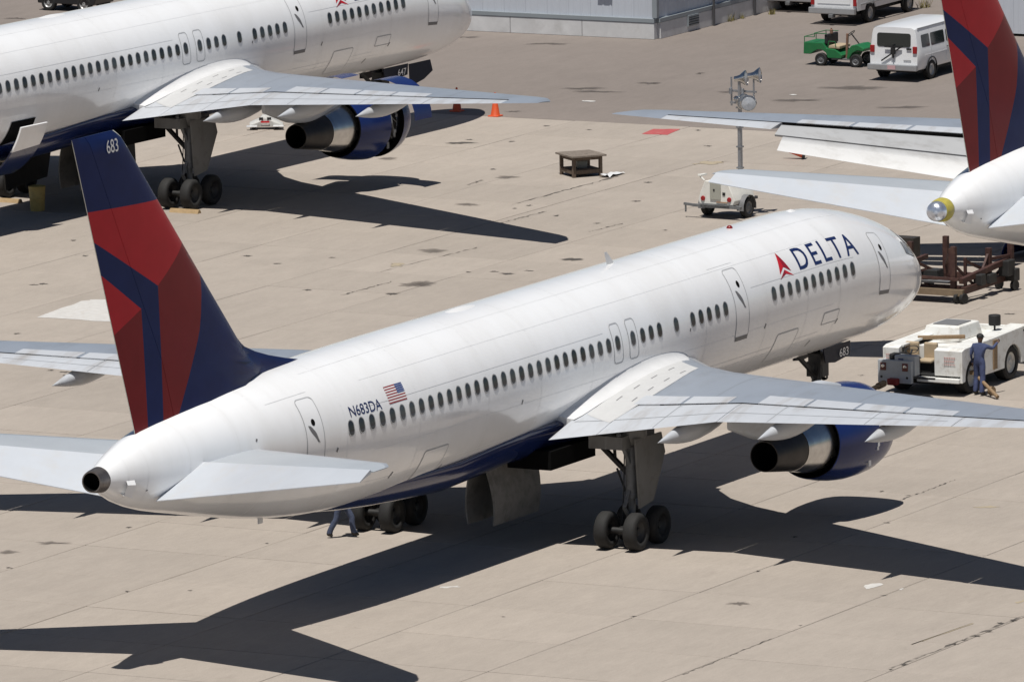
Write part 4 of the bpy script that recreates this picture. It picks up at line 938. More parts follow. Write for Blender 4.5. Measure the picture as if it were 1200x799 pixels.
def building(name, s0, r0, ds, dr, h, label, zb=.62, faces=('near', 'side'), extras=True):
    """box with its near right corner at (s0, r0); runs dr to the left (smaller r) and ds away (smaller s)"""
    root = empty(name, W(s0, r0, 0)); tag(root, label, "building")
    mb = MB(); mb.box((ds / 2 + .25, dr / 2 + .25, h / 2), (ds - .36, dr - .36, h - .2)); mb.build('wall', M_base, root, 0)
    mb = MB(); mb.box((ds / 2, dr / 2, h + .06), (ds + .5, dr + .5, .22)); mb.build('roof', M_roof, root, 0)
    pw = .93; me = panel_mesh(pw, h - zb - .16)
    for k in range(int(dr / pw)):
        o = link('siding_panel', me, root); o.location = (-.0, pw * (k + 1) - pw + pw, zb + .16); o.rotation_euler = (0, 0, -math.pi / 2); o.location = (.02, pw * (k + 1), zb + .16); o.rotation_euler = (0, 0, -math.pi / 2); o.scale = (1, -1, 1)
    for k in range(int(ds / pw)):
        o = link('siding_panel', me, root); o.location = (pw * k, .02, zb + .16); o.scale = (1, -1, 1)
    mb = MB(); n = int(dr / 3.1)
    for k in range(n): mb = MB(); mb.box((.03, 3.1 * k + 1.55, zb / 2), (.3, 3.08, zb)); mb.build('base_block', M_base, root, 0, .012)
    for k in range(int(ds / 3.1)): mb = MB(); mb.box((3.1 * k + 1.72, .03, zb / 2), (3.08, .3, zb)); mb.build('base_block', M_base, root, 0, .012)
    mb = MB(); mb.box((-.03, dr / 2, zb + .09), (.22, dr, .15)); mb.box((ds / 2 + .1, -.03, zb + .09), (ds, .22, .15)); mb.build('trim_band', M_trim, root, 0)
    mb = MB(); mb.box((-.005, -.005, h / 2 + zb / 2 + .1), (.2, .2, h - zb - .2)); mb.build('corner_trim', M_trim, root, 0)
    return root
b1 = building('metal_shed', -74.45, -45.35, 26, 12.6, 4.6, "pale metal clad shed with a concrete base behind the parked airliners")
def wv(mb, c, size): mb.box(c, size)
mb = MB(); mb.box((-.075, 2.15, 1.62), (.06, .62, .10)); mb.box((-.075, 2.15, 1.85), (.05, .6, .30)); mb.build('vent', M_trim, b1, 0)
mb = MB(); mb.box((-.075, 7.1, 1.75), (.06, .6, .10)); mb.build('vent', M_trim, b1, 0)
mb = MB(); mb.box((2.9, -.15, .42), (.9, .06, .42))
for k in range(4): mb.box((2.9, -.19, .28 + .09 * k), (.84, .04, .02), mi=1)
mb.build('vent', [M_trim, M_black], b1, 0)
for x in (4.6, 8.2): mb = MB(); mb.tube((x, -.2, 0), (x, -.2, 4.2), .05); mb.build('downpipe', mat("pipe_dark", (.06, .06, .065), .6), b1)
mb = MB(); mb.box((6.3, -.16, 1.5), (.5, .08, .7)); mb.build('junction_box', M_trim, b1, 0, .02)
c1 = ground(1088, 37); b2 = building('metal_shed', -80.0, -35.4, 14, .1, 4.6, "x") if False else None
root = empty('metal_warehouse', W(-80, -19, 0)); tag(root, "pale ribbed warehouse wall behind the parked vans at the top right", "building"); DRW = 16.3
mb = MB(); mb.box((8.2, DRW / 2, 2.4), (16, DRW - .2, 4.6)); mb.build('wall', M_base, root, 0)
mb = MB(); mb.box((8, DRW / 2, 4.86), (16.6, DRW + .5, .2)); mb.build('roof', M_roof, root, 0)
me = panel_mesh(.93, 4.5)
for k in range(int(DRW / .93)):
    o = link('siding_panel', me, root); o.location = (.1, .93 * (k + 1), .1); o.rotation_euler = (0, 0, -math.pi / 2); o.scale = (1, -1, 1)
for k in range(10):
    o = link('siding_panel', me, root); o.location = (.3 + .93 * k, DRW + .0, .1)
mb = MB(); mb.tube((0, 6.2, .1), (0, 6.2, 1.7), .05); mb.tube((0, 6.2, 1.7), (.1, 5.9, 1.75), .05); mb.build('downpipe', M_trim, root)
# dry weeds along the shed
M_weed = mat("dry_weed", (.20, .17, .06), .9, var=.3, vscale=6)
for u, v, sc_ in [(855, 25, .5), (868, 22, .35), (1083, 9, .6), (905, 17, .3)]:
    mb = MB(); p = ground(u, v)
    for k in range(60):
        a = random.uniform(0, 6.28); l = random.uniform(.3, 1) * sc_; d = Vector((math.cos(a) * .6, math.sin(a) * .6, 1)).normalized(); q = Vector((random.uniform(-.4, .4), random.uniform(-.25, .25), 0)) * sc_ * 1.4
        w = Vector((-d.y, d.x, 0)).normalized() * .014
        mb.add([q - w, q + w, q + d * l], [(0, 1, 2)])
    o = mb.build('weed_tuft', M_weed, None, 0, recalc=False); o.location = p
    tag(o, {855: "larger dry weed tuft at the foot of the shed's shaded side wall", 868: "small dry weed tuft beside the larger one along the shed wall", 1083: "dry weeds left of the pale warehouse, behind the white van", 905: "small weed farthest along the shed's shaded side wall"}[u], "weed", "dry weeds", None)
# ---------------------------------------------------------------- vehicles
M_vw = mat("van_white", (.76, .77, .78), .28, coat=.4, var=.03, vscale=2, dirt=(.6, .57, .52), dscale=2, damt=.3)
M_vglass = mat("vehicle_glass", (.015, .02, .02), .08, spec=.7)
M_bumper = mat("dull_bumper", (.42, .43, .44), .35, metal=.5, var=.1, vscale=4)
M_tail = mat("tail_lamp_red", (.30, .012, .015), .25)
M_rimw = mat("wheel_rim", (.42, .42, .41), .4, metal=.3, var=.1, vscale=8)
M_under = mat("underbody", (.015, .015, .015), .9)
def car_wheel(root, x, y, rad, wid, rim=M_rimw):
    mb = MB(); h = wid / 2
    mb.lathe((0, 0, 0), (0, 1, 0), [(-h * .7, rad * .58), (-h, rad * .66), (-h, rad * .9), (-h * .7, rad), (h * .7, rad), (h, rad * .9), (h, rad * .66), (h * .7, rad * .58)], 26)
    o = mb.build('wheel', M_rubber, root); o.location = (x, y, rad)
    mb = MB(); mb.lathe((0, 0, 0), (0, 1, 0), [(-h * .72, .01), (-h * .8, rad * .18), (-h * .62, rad * .26), (-h * .55, rad * .5), (-h * .8, rad * .6), (h * .8, rad * .6), (h * .55, rad * .5), (h * .62, rad * .26), (h * .8, rad * .18), (h * .72, .01)], 22)
    mb.build('rim', rim, o)
def van(loc, rz, label, grp):
    """boxy passenger van, origin on the ground under the middle of its rear bumper, x forward"""
    root = empty('passenger_van', loc, rz); tag(root, label, "van", grp)
    def sec(x, top, wide, hood=None):
        b, t = wide, top
        pr = [(b * .93, .42), (b * .99, .55), (b, .95), (b * .985, 1.12), (b * .90, min(t - .12, 1.72) if t > 1.5 else t - .06), (b * .84, t - .06), (b * .70, t), (0, t + .015)]
        return [Vector((x, y, z)) for y, z in pr] + [Vector((x, -y, z)) for y, z in reversed(pr[:-1])]
    secs = [sec(.0, 1.90, .955), sec(.05, 1.97, .985), sec(.35, 2.0, 1.0), sec(1.5, 2.02, 1.0), sec(3, 2.02, 1.0), sec(3.9, 2.0, 1.0), sec(4.25, 1.93, .99), sec(4.75, 1.42, .98), sec(4.95, 1.26, .97), sec(5.45, 1.15, .95), sec(5.6, 1.0, .92)]
    for s in secs[:1]:
        for p in s: p.x += max(0, (p.z - 1.1)) * .06
    mb = MB(); mb.loft(secs, True, True, True); body = mb.build('body', M_vw, root, 30)
    mb = MB(); mb.box((2.8, 0, .40), (5.0, 1.7, .2)); mb.build('chassis', M_under, root, 0)
    for y in (-.90, .90):
        for x in (1.15, 4.6):
            mb = MB(); mb.lathe((x, y * 1.08, .40), (0, 1, 0), [(-.03, .01), (-.025, .43), (.058, .43), (.058, .40), (.03, .01)] if y > 0 else [(-.058, .40), (-.058, .43), (.025, .43), (.03, .01)], 24); mb.build('wheel_arch', M_under, body)
            car_wheel(root, x, y, .36, .24)
    # rear doors: glazing, seam, lamps, plate, bumper, spare carrier arm
    mb = MB(); mb.prism([(.035, y, z) for y, z in rr2(1.36, .50, .09, 0, 1.52)], (-.03, 0, 0)); g = mb.build('rear_window', M_vglass, root, 0)
    g.rotation_euler = (0, R(3.5), 0); g.location = (-.075, 0, 0)
    mb = MB(); mb.box((-.008, 0, .98), (.012, .014, .7)); mb.build('door_seam', M_line, body, 0)
    for y in (-.86, .86): mb = MB(); mb.box((-.0, y, 1.17), (.07, .17, .26)); mb.build('tail_lamp', M_tail, root, 0, .015)
    mb = MB(); mb.box((-.10, 0, .52), (.2, 1.98, .22)); mb.build('bumper', M_bumper, root, 0, .03)
    mb = MB(); mb.box((-.215, 0, .53), (.012, .32, .15)); mb.build('licence_plate', mat("plate_pink", (.55, .35, .36), .5), root, 0)
    mb = MB(); mb.box((.09, 0, 1.92), (.05, .22, .05)); mb.build('brake_lamp', M_black, root, 0)
    mb = MB(); mb.bar((-.05, .0, 1.36), (-.05, .0, .86), .04, .09); mb.bar((-.05, .35, 1.28), (-.05, -.34, 1.28), .04, .05); mb.bar((-.05, .48, .74), (-.05, -.3, 1.26), .03, .05); mb.box((-.06, 0, 1.12), (.08, .16, .24))
    mb.build('spare_carrier', M_black, root, 0)
    mb = MB(); mb.box((-.012, -.62, 1.2), (.012, .2, .07)); mb.build('badge', M_black, root, 0)
    mb = MB(); mb.box((-.012, -.55, .78), (.01, .3, .03)); mb.build('badge', M_bumper, root, 0)
    for sd in (1, -1):
        for x0, x1 in ((.38, 1.08), (1.18, 2.35), (2.5, 3.55)):
            mb = MB(); q = rr2(x1 - x0, .46, .07, (x0 + x1) / 2, 1.46)
            def sy(z): return (.985 - .085 * (z - 1.12) / .6) + .006
            mb.loft([[Vector((x, sd * sy(z), z)) for x, z in q], [Vector(((x0 + x1) / 2 + (x - (x0 + x1) / 2) * .01, sd * (sy(1.46) + .001), 1.46 + (z - 1.46) * .01)) for x, z in q]], True, False, True)
            mb.build('side_window', M_vglass, root, 0)
        mb = MB(); mb.box((2.6, sd * 1.003, .93), (4.0, .012, .03)); mb.build('side_moulding', M_lineW, body, 0)
        mb = MB(); mb.box((2.2, sd * .86, 1.945), (4.0, .03, .025)); mb.build('rain_gutter', M_bumper, body, 0)
        for x in (1.14, 2.42, 3.62): mb = MB(); mb.bar((x, sd * 1.004, .55), (x, sd * .993, 1.12), .012, .012); mb.bar((x, sd * .993, 1.12), (x, sd * .86, 1.9), .012, .012); mb.build('door_seam', M_line, body, 0)
        mb = MB(); mb.box((2.56, sd * 1.01, 1.06), (.16, .03, .04)); mb.build('door_handle', M_handle, body, 0)
        mb = MB(); mb.box((4.35, sd * 1.12, 1.3), (.08, .2, .24)); mb.build('mirror', M_black, root, 0, .02)
    mb = MB(); mb.add([(4.3, .8, 1.86), (4.3, -.8, 1.86), (4.78, -.86, 1.44), (4.78, .86, 1.44)], [(0, 1, 2, 3)]); mb.build('windscreen', M_vglass, root, 0)
    return root
def rr2(w, h, rad, cx, cy): return [(cx + x, cy + y) for x, y in rrect(w, h, rad, 3)]
v1 = van(W(-66.2, -31.45, 0), 0.0, "white passenger van with dark glass beside the green cart", "white vans")
v2 = van(W(-73.4, -28.4, 0), R(-4), "white van at the right edge, mostly hidden behind the airliner tail fin", "white vans")
def pickup(loc, rz, label):
    root = empty('pickup_truck', loc, rz); tag(root, label, "pickup truck", "white pickup trucks")
    def bx(nm, c, size, m, bev=.02, par=None): mb = MB(); mb.box(c, size); return mb.build(nm, m, par or root, 0, bev)
    # side skins with round wheel openings
    for sd in (1, -1):
        pts = [(.05, .55)]
        def arch(cx): return [(cx - .5 * math.cos(t), .42 + .5 * math.sin(t)) for t in [R(15 + 150 * k / 10) for k in range(11)]]
        pts += arch(1.2) + arch(4.75) + [(5.6, .55), (5.7, .7), (5.65, 1.12), (5.55, 1.18), (.0, 1.18), (-.02, .9)]
        mb = MB(); mb.prism([(x, sd * .99, z) for x, z in pts], (0, -sd * .06, 0)); mb.build('side_panel', M_vw, root, 0, .012)
        bx('side_moulding', (2.8, sd * 1.0, .78), (5.0, .02, .05), M_bumper, 0)
    bx('tailgate', (.02, 0, .90), (.06, 1.84, .52), M_vw); bx('tailgate_recess', (-.02, 0, .93), (.02, 1.4, .26), M_vw)
    bx('bed_floor', (1.2, 0, .68), (2.3, 1.8, .06), M_gear, 0); bx('chassis', (2.8, 0, .45), (5.2, 1.3, .24), M_under, 0)
    for y in (-.9, .9): bx('tail_lamp', (-.02, y, .95), (.06, .15, .42), M_tail)
    bx('bumper', (-.16, 0, .55), (.2, 1.96, .24), M_bumper, .03); bx('tow_hitch', (-.2, 0, .36), (.3, .18, .14), M_gear)
    mb = MB(); secs = []
    for x, t, w in ((2.35, 1.18, .97), (2.36, 1.18, .97), (2.5, 1.86, .78), (3.6, 1.9, .78), (4.35, 1.22, .95)):
        secs.append([Vector((x, w, 1.1 if t < 1.3 else 1.12)), Vector((x, w, t - .05)), Vector((x, w - .12, t)), Vector((x, -w + .12, t)), Vector((x, -w, t - .05)), Vector((x, -w, 1.1))])
    mb.loft(secs, True, True, True); mb.build('cab', M_vw, root, 30)
    mb = MB(); mb.add([(2.375, .66, 1.32), (2.375, -.66, 1.32), (2.475, -.62, 1.76), (2.475, .62, 1.76)], [(0, 1, 2, 3)]); o = mb.build('rear_window', M_vglass, root, 0, recalc=False); o.location.x = -.02
    bx('hood', (4.95, 0, 1.15), (1.3, 1.8, .12), M_vw, .04); bx('grille', (5.68, 0, .85), (.08, 1.7, .5), M_bumper)
    for y in (-.87, .87):
        for x in (1.2, 4.75): car_wheel(root, x, y, .38, .25)
    return root
pickup(W(-81.0, -40.95, 0), 0.0, "white pickup truck beyond the green cart at the top edge")
pickup(W(-84.2, -44.35, 0), R(2), "white pickup truck at the top edge beside the shed wall, mostly out of view")
# dark low tractor at the top left
root = empty('tow_tractor', W(-75.2, -72.6, 0), R(-92)); tag(root, "dark low tow tractor at the top left corner above the airliner", "tractor")
mb = MB(); mb.prism([(x, -.75, z) for x, z in ((0, .28), (2.6, .28), (2.7, .5), (2.65, .85), (1.7, .95), (1.5, .72), (.7, .72), (.55, 1.0), (.05, .98), (-.03, .6))], (0, 1.5, 0)); mb.build('body', mat("tractor_black", (.012, .012, .014), .35, coat=.2), root, 0, .04)
mb = MB(); mb.box((1.05, 0, .85), (.5, 1.1, .12)); mb.box((.78, 0, 1.1), (.1, 1.1, .45)); mb.build('seat', M_black, root, 0, .03)
mb = MB(); mb.tube((1.75, .3, .9), (1.5, .3, 1.25), .025); mb.lathe((1.5, .3, 1.25), (-.58, 0, .81), [(-.015, .17), (0, .19), (.015, .17), (0, .15), (-.015, .17)], 20); mb.build('steering_wheel', M_black, root)
for x in (.5, 2.15):
    for y in (-.66, .66): car_wheel(root, x, y, .32, .24)
mb = MB(); mb.box((-.02, .5, .75), (.06, .12, .08)); mb.box((-.02, -.5, .75), (.06, .12, .08)); mb.build('lamp', M_letwhite, root, 0)
# red fire bottle by the tractor
p = ground(100, 8.5); root = empty('fire_extinguisher', p); tag(root, "small red wheeled extinguisher beside the dark tractor at the top left", "extinguisher")
mb = MB(); mb.lathe((0, 0, .12), (0, 0, 1), [(0, .02), (.02, .14), (.55, .15), (.68, .09), (.75, .04)], 18, cap=(True, True)); mb.build('bottle', mat("extinguisher_red", (.42, .01, .015), .3), root)
mb = MB(); mb.box((0, 0, .08), (.5, .16, .05)); mb.bar((-.12, 0, .1), (-.16, 0, .95), .03, .03); mb.build('cradle', mat("extinguisher_red", (.42, .01, .015)), root, 0)
for y in (-.2, .2):
    mb = MB(); mb.lathe((0, y, .12), (0, 1, 0), [(-.03, .01), (-.03, .11), (.03, .11), (.03, .01)], 14); mb.build('wheel', M_rubber, root)

# green utility cart (side on, rear to the left)
M_green = mat("cart_green", (.012, .145, .045), .4, var=.15, vscale=4, dirt=(.06, .09, .05), dscale=4, damt=.4)
M_tan = mat("seat_tan", (.42, .33, .22), .7, var=.1, vscale=5)
root = empty('utility_cart', W(-69.9, -36.65, 0), R(-90)); tag(root, "green utility cart with rear box left of the white van", "cart")
def cb(nm, c, size, m, bev=.015): mb = MB(); mb.box(c, size); return mb.build(nm, m, root, 0, bev)
mb = MB(); mb.prism([(x, -.55, z) for x, z in ((0, .42), (.3, .42), (.42, .52), (.58, .6), (.75, .6), (.92, .5), (1.0, .3), (1.55, .3), (1.6, .42), (1.3, .62), (.95, .66), (.80, .86), (.02, .86))], (0, 1.1, 0)); mb.build('body', M_green, root, 0, .02)
mb = MB(); mb.prism([(x, -.5, z) for x, z in ((1.75, .28), (1.85, .28), (1.98, .5), (2.2, .62), (2.45, .58), (2.48, .7), (2.2, .84), (1.95, .80), (1.80, .62))], (0, 1.0, 0)); mb.build('front_cowl', M_green, root, 0, .03)
cb('floor', (1.5, 0, .27), (.75, 1.0, .05), M_gear); cb('seat', (1.22, 0, .70), (.48, .95, .12), M_tan, .03)
mb = MB(); mb.box((.90, 0, .98), (.14, .95, .38)); mb.build('backrest', M_black, root, 0, .04)
mb = MB()
for y in (-.5, .5): mb.path([(.03, y, .86), (.03, y, 1.06), (.44, y, 1.06), (.44, y, 1.2), (.95, y, 1.2)], .016, 6)
mb.path([(.03, -.5, 1.06), (.03, .5, 1.06)], .016, 6); mb.path([(.44, -.5, 1.2), (.44, .5, 1.2)], .016, 6); mb.path([(1.0, -.5, .7), (1.02, -.5, .92), (1.28, -.5, .92), (1.32, -.5, .72)], .016, 6)
mb.build('rail', M_green, root)
mb = MB(); mb.tube((1.95, .2, .78), (1.62, .2, 1.16), .025); mb.lathe((1.62, .2, 1.16), (-.66, 0, .75), [(-.015, .16), (0, .18), (.015, .16), (0, .14), (-.015, .16)], 18); mb.build('steering_wheel', M_black, root)
mb = MB(); mb.tube((1.62, -.2, .3), (1.66, -.2, 1.2), .05); mb.build('post', mat("post_rust", (.22, .12, .08), .8, var=.2), root)
for x in (.72, 2.15):
    for y in (-.5, .5): car_wheel(root, x, y, .24, .17, M_gear)
mb = MB(); mb.lathe((.95, -.1, 1.17), (0, 0, 1), [(0, .06), (.14, .06), (.16, .03), (.2, .03)], 12, cap=(True, True)); mb.build('flask', mat("post_rust", (.22, .12, .08)), root)

# ---------------------------------------------------------------- aircraft tug
M_tug = mat("tug_white", (.76, .76, .73), .42, var=.04, vscale=2, dirt=(.42, .37, .30), dscale=3.2, damt=.75)
M_tuggray = mat("tug_plate_gray", (.42, .44, .46), .4, var=.06, vscale=3, dirt=(.3, .3, .28), dscale=4, damt=.5)
M_wood = mat("old_timber", (.24, .16, .09), .8, var=.25, vscale=6, stretch=(1, 6, 6))
M_pink = mat("faded_red_stencil", (.56, .34, .32), .7)
T0 = (-.15, 0.16)
root = empty('aircraft_tug', W(T0[0], T0[1], 0)); tag(root, "white aircraft tug with two tan seats hooked to the foreground airliner's nose", "tug")
def tb(nm, s0, s1, r0, r1, z0, z1, m=None, bev=.02, par=None, taper=(1, 1)):
    mb = MB(); mb.box((-(s0 + s1) / 2, -(r0 + r1) / 2, (z0 + z1) / 2), (abs(s1 - s0), abs(r1 - r0), z1 - z0), taper=taper); return mb.build(nm, m or M_tug, par or root, 0, bev)
# s below is negative going away from the airliner (towards the tug's rear)
def side(sd):
    def arch(cx, rad=.62): return [(cx + rad * math.cos(t), .50 + rad * math.sin(t)) for t in [R(-5 + 190 * k / 12) for k in range(13)]]
    pts = [(-.75, .42), (-.78, 1.43), (-1.05, 1.5), (-3.0, 1.52), (-5.45, 1.56), (-5.5, .55), (-5.05, .42)]
    lo = arch(-4.35, .60); hi = arch(-1.62, .60)
    poly = [(-.80, .42), (-.78, 1.40)] + [(-1.0, 1.46), (-3.1, 1.50), (-5.42, 1.56), (-5.5, 1.45), (-5.5, .45)] + [(p[0], p[1]) for p in reversed(lo)] + [(-3.6, .45), (-2.4, .45)] + [(p[0], p[1]) for p in reversed(hi)]
    # order of arches: walk from the rear to the front along the bottom edge
    poly = [(-.80, .42), (-.78, 1.40), (-1.0, 1.46), (-3.1, 1.50), (-5.42, 1.56), (-5.5, 1.45), (-5.5, .45)] + list(reversed(lo)) + list(reversed(hi))
    mb = MB(); mb.prism([(-s, -sd * 1.27, z) for s, z in poly], (0, sd * .07, 0)); return mb
for sd in (1, -1): side(sd).build('side_panel', M_tug, root, 0, .015)
for sd in (1, -1):
    mb = MB(); mb.prism([(-s, -sd * 1.2, z) for s, z in ((-.80, .62), (-.78, 1.40), (-1.0, 1.46), (-1.0, .62))], (0, sd * (.82 if sd > 0 else .45), 0)); mb.build('front_fender', M_tug, root, 0, .015)
    mb = MB(); mb.prism([(-s, -sd * 1.2, z) for s, z in ((-1.0, 1.40), (-1.0, 1.458), (-3.1, 1.498), (-5.42, 1.555), (-5.42, 1.49), (-3.1, 1.44))], (0, sd * .5, 0)); mb.build('fender_top', M_tug, root, 0, 0)
tb('deck', -1.8, -5.45, -.72, .72, 1.12, 1.30); tb('engine_box', -3.0, -4.7, -1.05, .15, 1.30, 1.74, bev=.04, taper=(.82, .9)); tb('grille', -3.35, -4.3, -.85, -.05, 1.735, 1.77, M_handle, .01)
tb('seat_bulkhead', -1.72, -1.86, -.85, .45, .5, 1.36); tb('rear_panel', -5.42, -5.52, -1.2, 1.2, .45, 1.48); tb('chassis', -.9, -5.3, -.75, .75, .34, .62, M_under, 0)
tb('step', -.70, -1.35, -.15, 1.2, .42, .56); tb('cab_floor', -.7, -1.72, -.8, .45, .50, .56, M_handle, 0)
tb('front_plate', -.28, -.42, -1.2, -.12, .40, 1.10, M_tuggray, .02); tb('dash', -.40, -.72, -.72, -.05, .62, 1.24, M_tuggray, .03)
tb('front_return', -.42, -.82, -1.2, -1.12, .40, 1.06, M_tuggray, .01); tb('dash_cover', -.5, -1.0, -.95, -.62, 1.06, 1.26, M_black, .05)
for r in (-1.02, -.32):
    h = tb('lamp_housing', -.255, -.29, r - .09, r + .09, .78, 1.02, mat("lamp_brown", (.16, .05, .035), .5), .01)
    mb = MB(); mb.lathe((.25, -r, .92), (-1, 0, 0), [(0, .06), (.02, .045), (.022, .01)], 14); mb.build('lamp_lens', M_silver, h)
for r in (-1.08, -.26):
    mb = MB(); mb.lathe((.29, -r, .58), (-1, 0, 0), [(0, .04), (.012, .04), (.013, .005)], 10); mb.build('hook_eye', M_black, root)
tb('coupler', -.08, -.3, -.82, -.5, .36, .56, mat("coupler_red", (.22, .015, .012), .5), .03)
for r in (-.66, -.06):
    mb = MB(); mb.box((1.28, -r, .98), (.46, .46, .12)); s = mb.build('seat', M_tan, root, 0, .05)
    mb = MB(); mb.box((1.52, -r, 1.25), (.12, .44, .50)); mb.build('seat_back', M_tan, s, 0, .05)
    mb = MB(); mb.box((1.32, -r, .75), (.35, .36, .36)); mb.build('seat_base', M_under, s, 0)
mb = MB(); mb.tube((.62, .36, 1.1), (.86, .36, 1.36), .03); mb.lathe((.86, .36, 1.36), (-.5, 0, .85), [(-.015, .19), (0, .21), (.015, .19), (0, .17), (-.015, .19)], 20); mb.bar((.86, .17, 1.36), (.86, .55, 1.36), .03, .02); mb.build('steering_wheel', M_black, root)
mb = MB(); mb.tube((4.2, -.75, 1.5), (4.2, -.75, 1.68), .03); mb.lathe((4.2, -.75, 1.68), (0, 0, 1), [(0, .17), (.02, .18), (.30, .18), (.32, .16), (.33, .01)], 20, cap=(True, False)); mb.build('exhaust_cap', M_black, root)
for s in (-1.62, -4.35):
    for r in (-1.02, 1.02): car_wheel(root, -s, -r, .53, .40, mat("tug_hub", (.55, .54, .50), .5, var=.15, vscale=6, dirt=(.3, .26, .2), dscale=5, damt=.7))
mb = MB(); mb.box((3.05, -1.29, .98), (.26, .04, .9)); mb.build('mud_flap', M_wood, root, 0, .01)
mb = MB(); rnd_ = random.Random(3)
for base in (-1.0, .86):
    for row in range(3):
        y = base - .16
        while y < base + .17:
            l = rnd_.uniform(.02, .045); mb.box((.775 if base > 0 else .775, -(y + l / 2), 1.18 - .10 * row), (.008, l, .05 if row < 2 else .03)); y += l + .02
mb.build('stencil_marks', M_pink, root, 0)['kind'] = 'stuff'
mb = MB(); mb.box((5.2, -1.275, 1.42), (.25, .01, .05)); mb.build('badge', M_black, root, 0)
mb = MB(); mb.box((.27, .45, 1.15), (.02, .16, .05)); mb.build('dash_label', M_letter, root, 0)
root.scale = (1, 1, .96)
# timber lying on the deck
mb = MB(); mb.bar((2.3, .85, 1.42), (3.0, -.35, 1.42), .14, .11); o = mb.build('timber_block', M_wood, None, 0, .02); o.location = W(T0[0], T0[1], 0)
tag(o, "long brown timber lying across the white tug's deck", "timber")
# nose tow bar, tug to nose gear
root = empty('tow_bar', W(5.2, 0, 0)); tag(root, "brown tow bar between the tug and the foreground airliner's nose wheel", "tow bar")
mb = MB(); a, b = Vector((-.25, 0, .42)), Vector((5.15, .62, .44)); mb.tube(a, b, .07, n=12); mb.tube(b - (b - a).normalized() * .5, b, .1, n=12); mb.build('bar', M_wood, root)
mb = MB(); mb.box((-.35, 0, .42), (.4, .5, .12)); mb.build('head', M_gear, root, 0, .02)
for y in (-.3, .3):
    mb = MB(); mb.lathe((2.6, .3 + y, .15), (0, 1, 0), [(-.04, .02), (-.05, .14), (.05, .14), (.04, .02)], 16, cap=(True, True)); mb.build('wheel', M_rubber, root)
mb = MB(); mb.bar((2.6, 0, .15), (2.6, .6, .15), .04, .04); mb.bar((2.6, .3, .15), (2.6, .31, .42), .05, .05); mb.build('axle', M_gear, root, 0)
# loose bar with a little wheel leaning on the tug
a, b = W(-1.75, 1.42, .62), W(-1.02, 2.52, .07); root = empty('loose_tow_bar', (b.x, b.y, 0)); tag(root, "loose brown pipe with a small wheel leaning by the worker in blue", "tow bar")
a, b = a - Vector((b.x, b.y, 0)), Vector((0, 0, b.z))
mb = MB(); mb.tube(a, b, .055, n=10); mb.box(a, (.16, .16, .12)); mb.build('bar', M_wood, root)
m_ = a.lerp(b, .62); hub = Vector((m_.x + .32, m_.y + .05, .14)); mb = MB(); mb.lathe(hub, (.35, 1, 0), [(-.04, .02), (-.05, .13), (.05, .13), (.04, .02)], 16, cap=(True, True)); mb.build('wheel', M_wood, root)
mb = MB(); mb.bar(m_, hub, .04, .04); mb.build('strut', M_gear, root, 0)
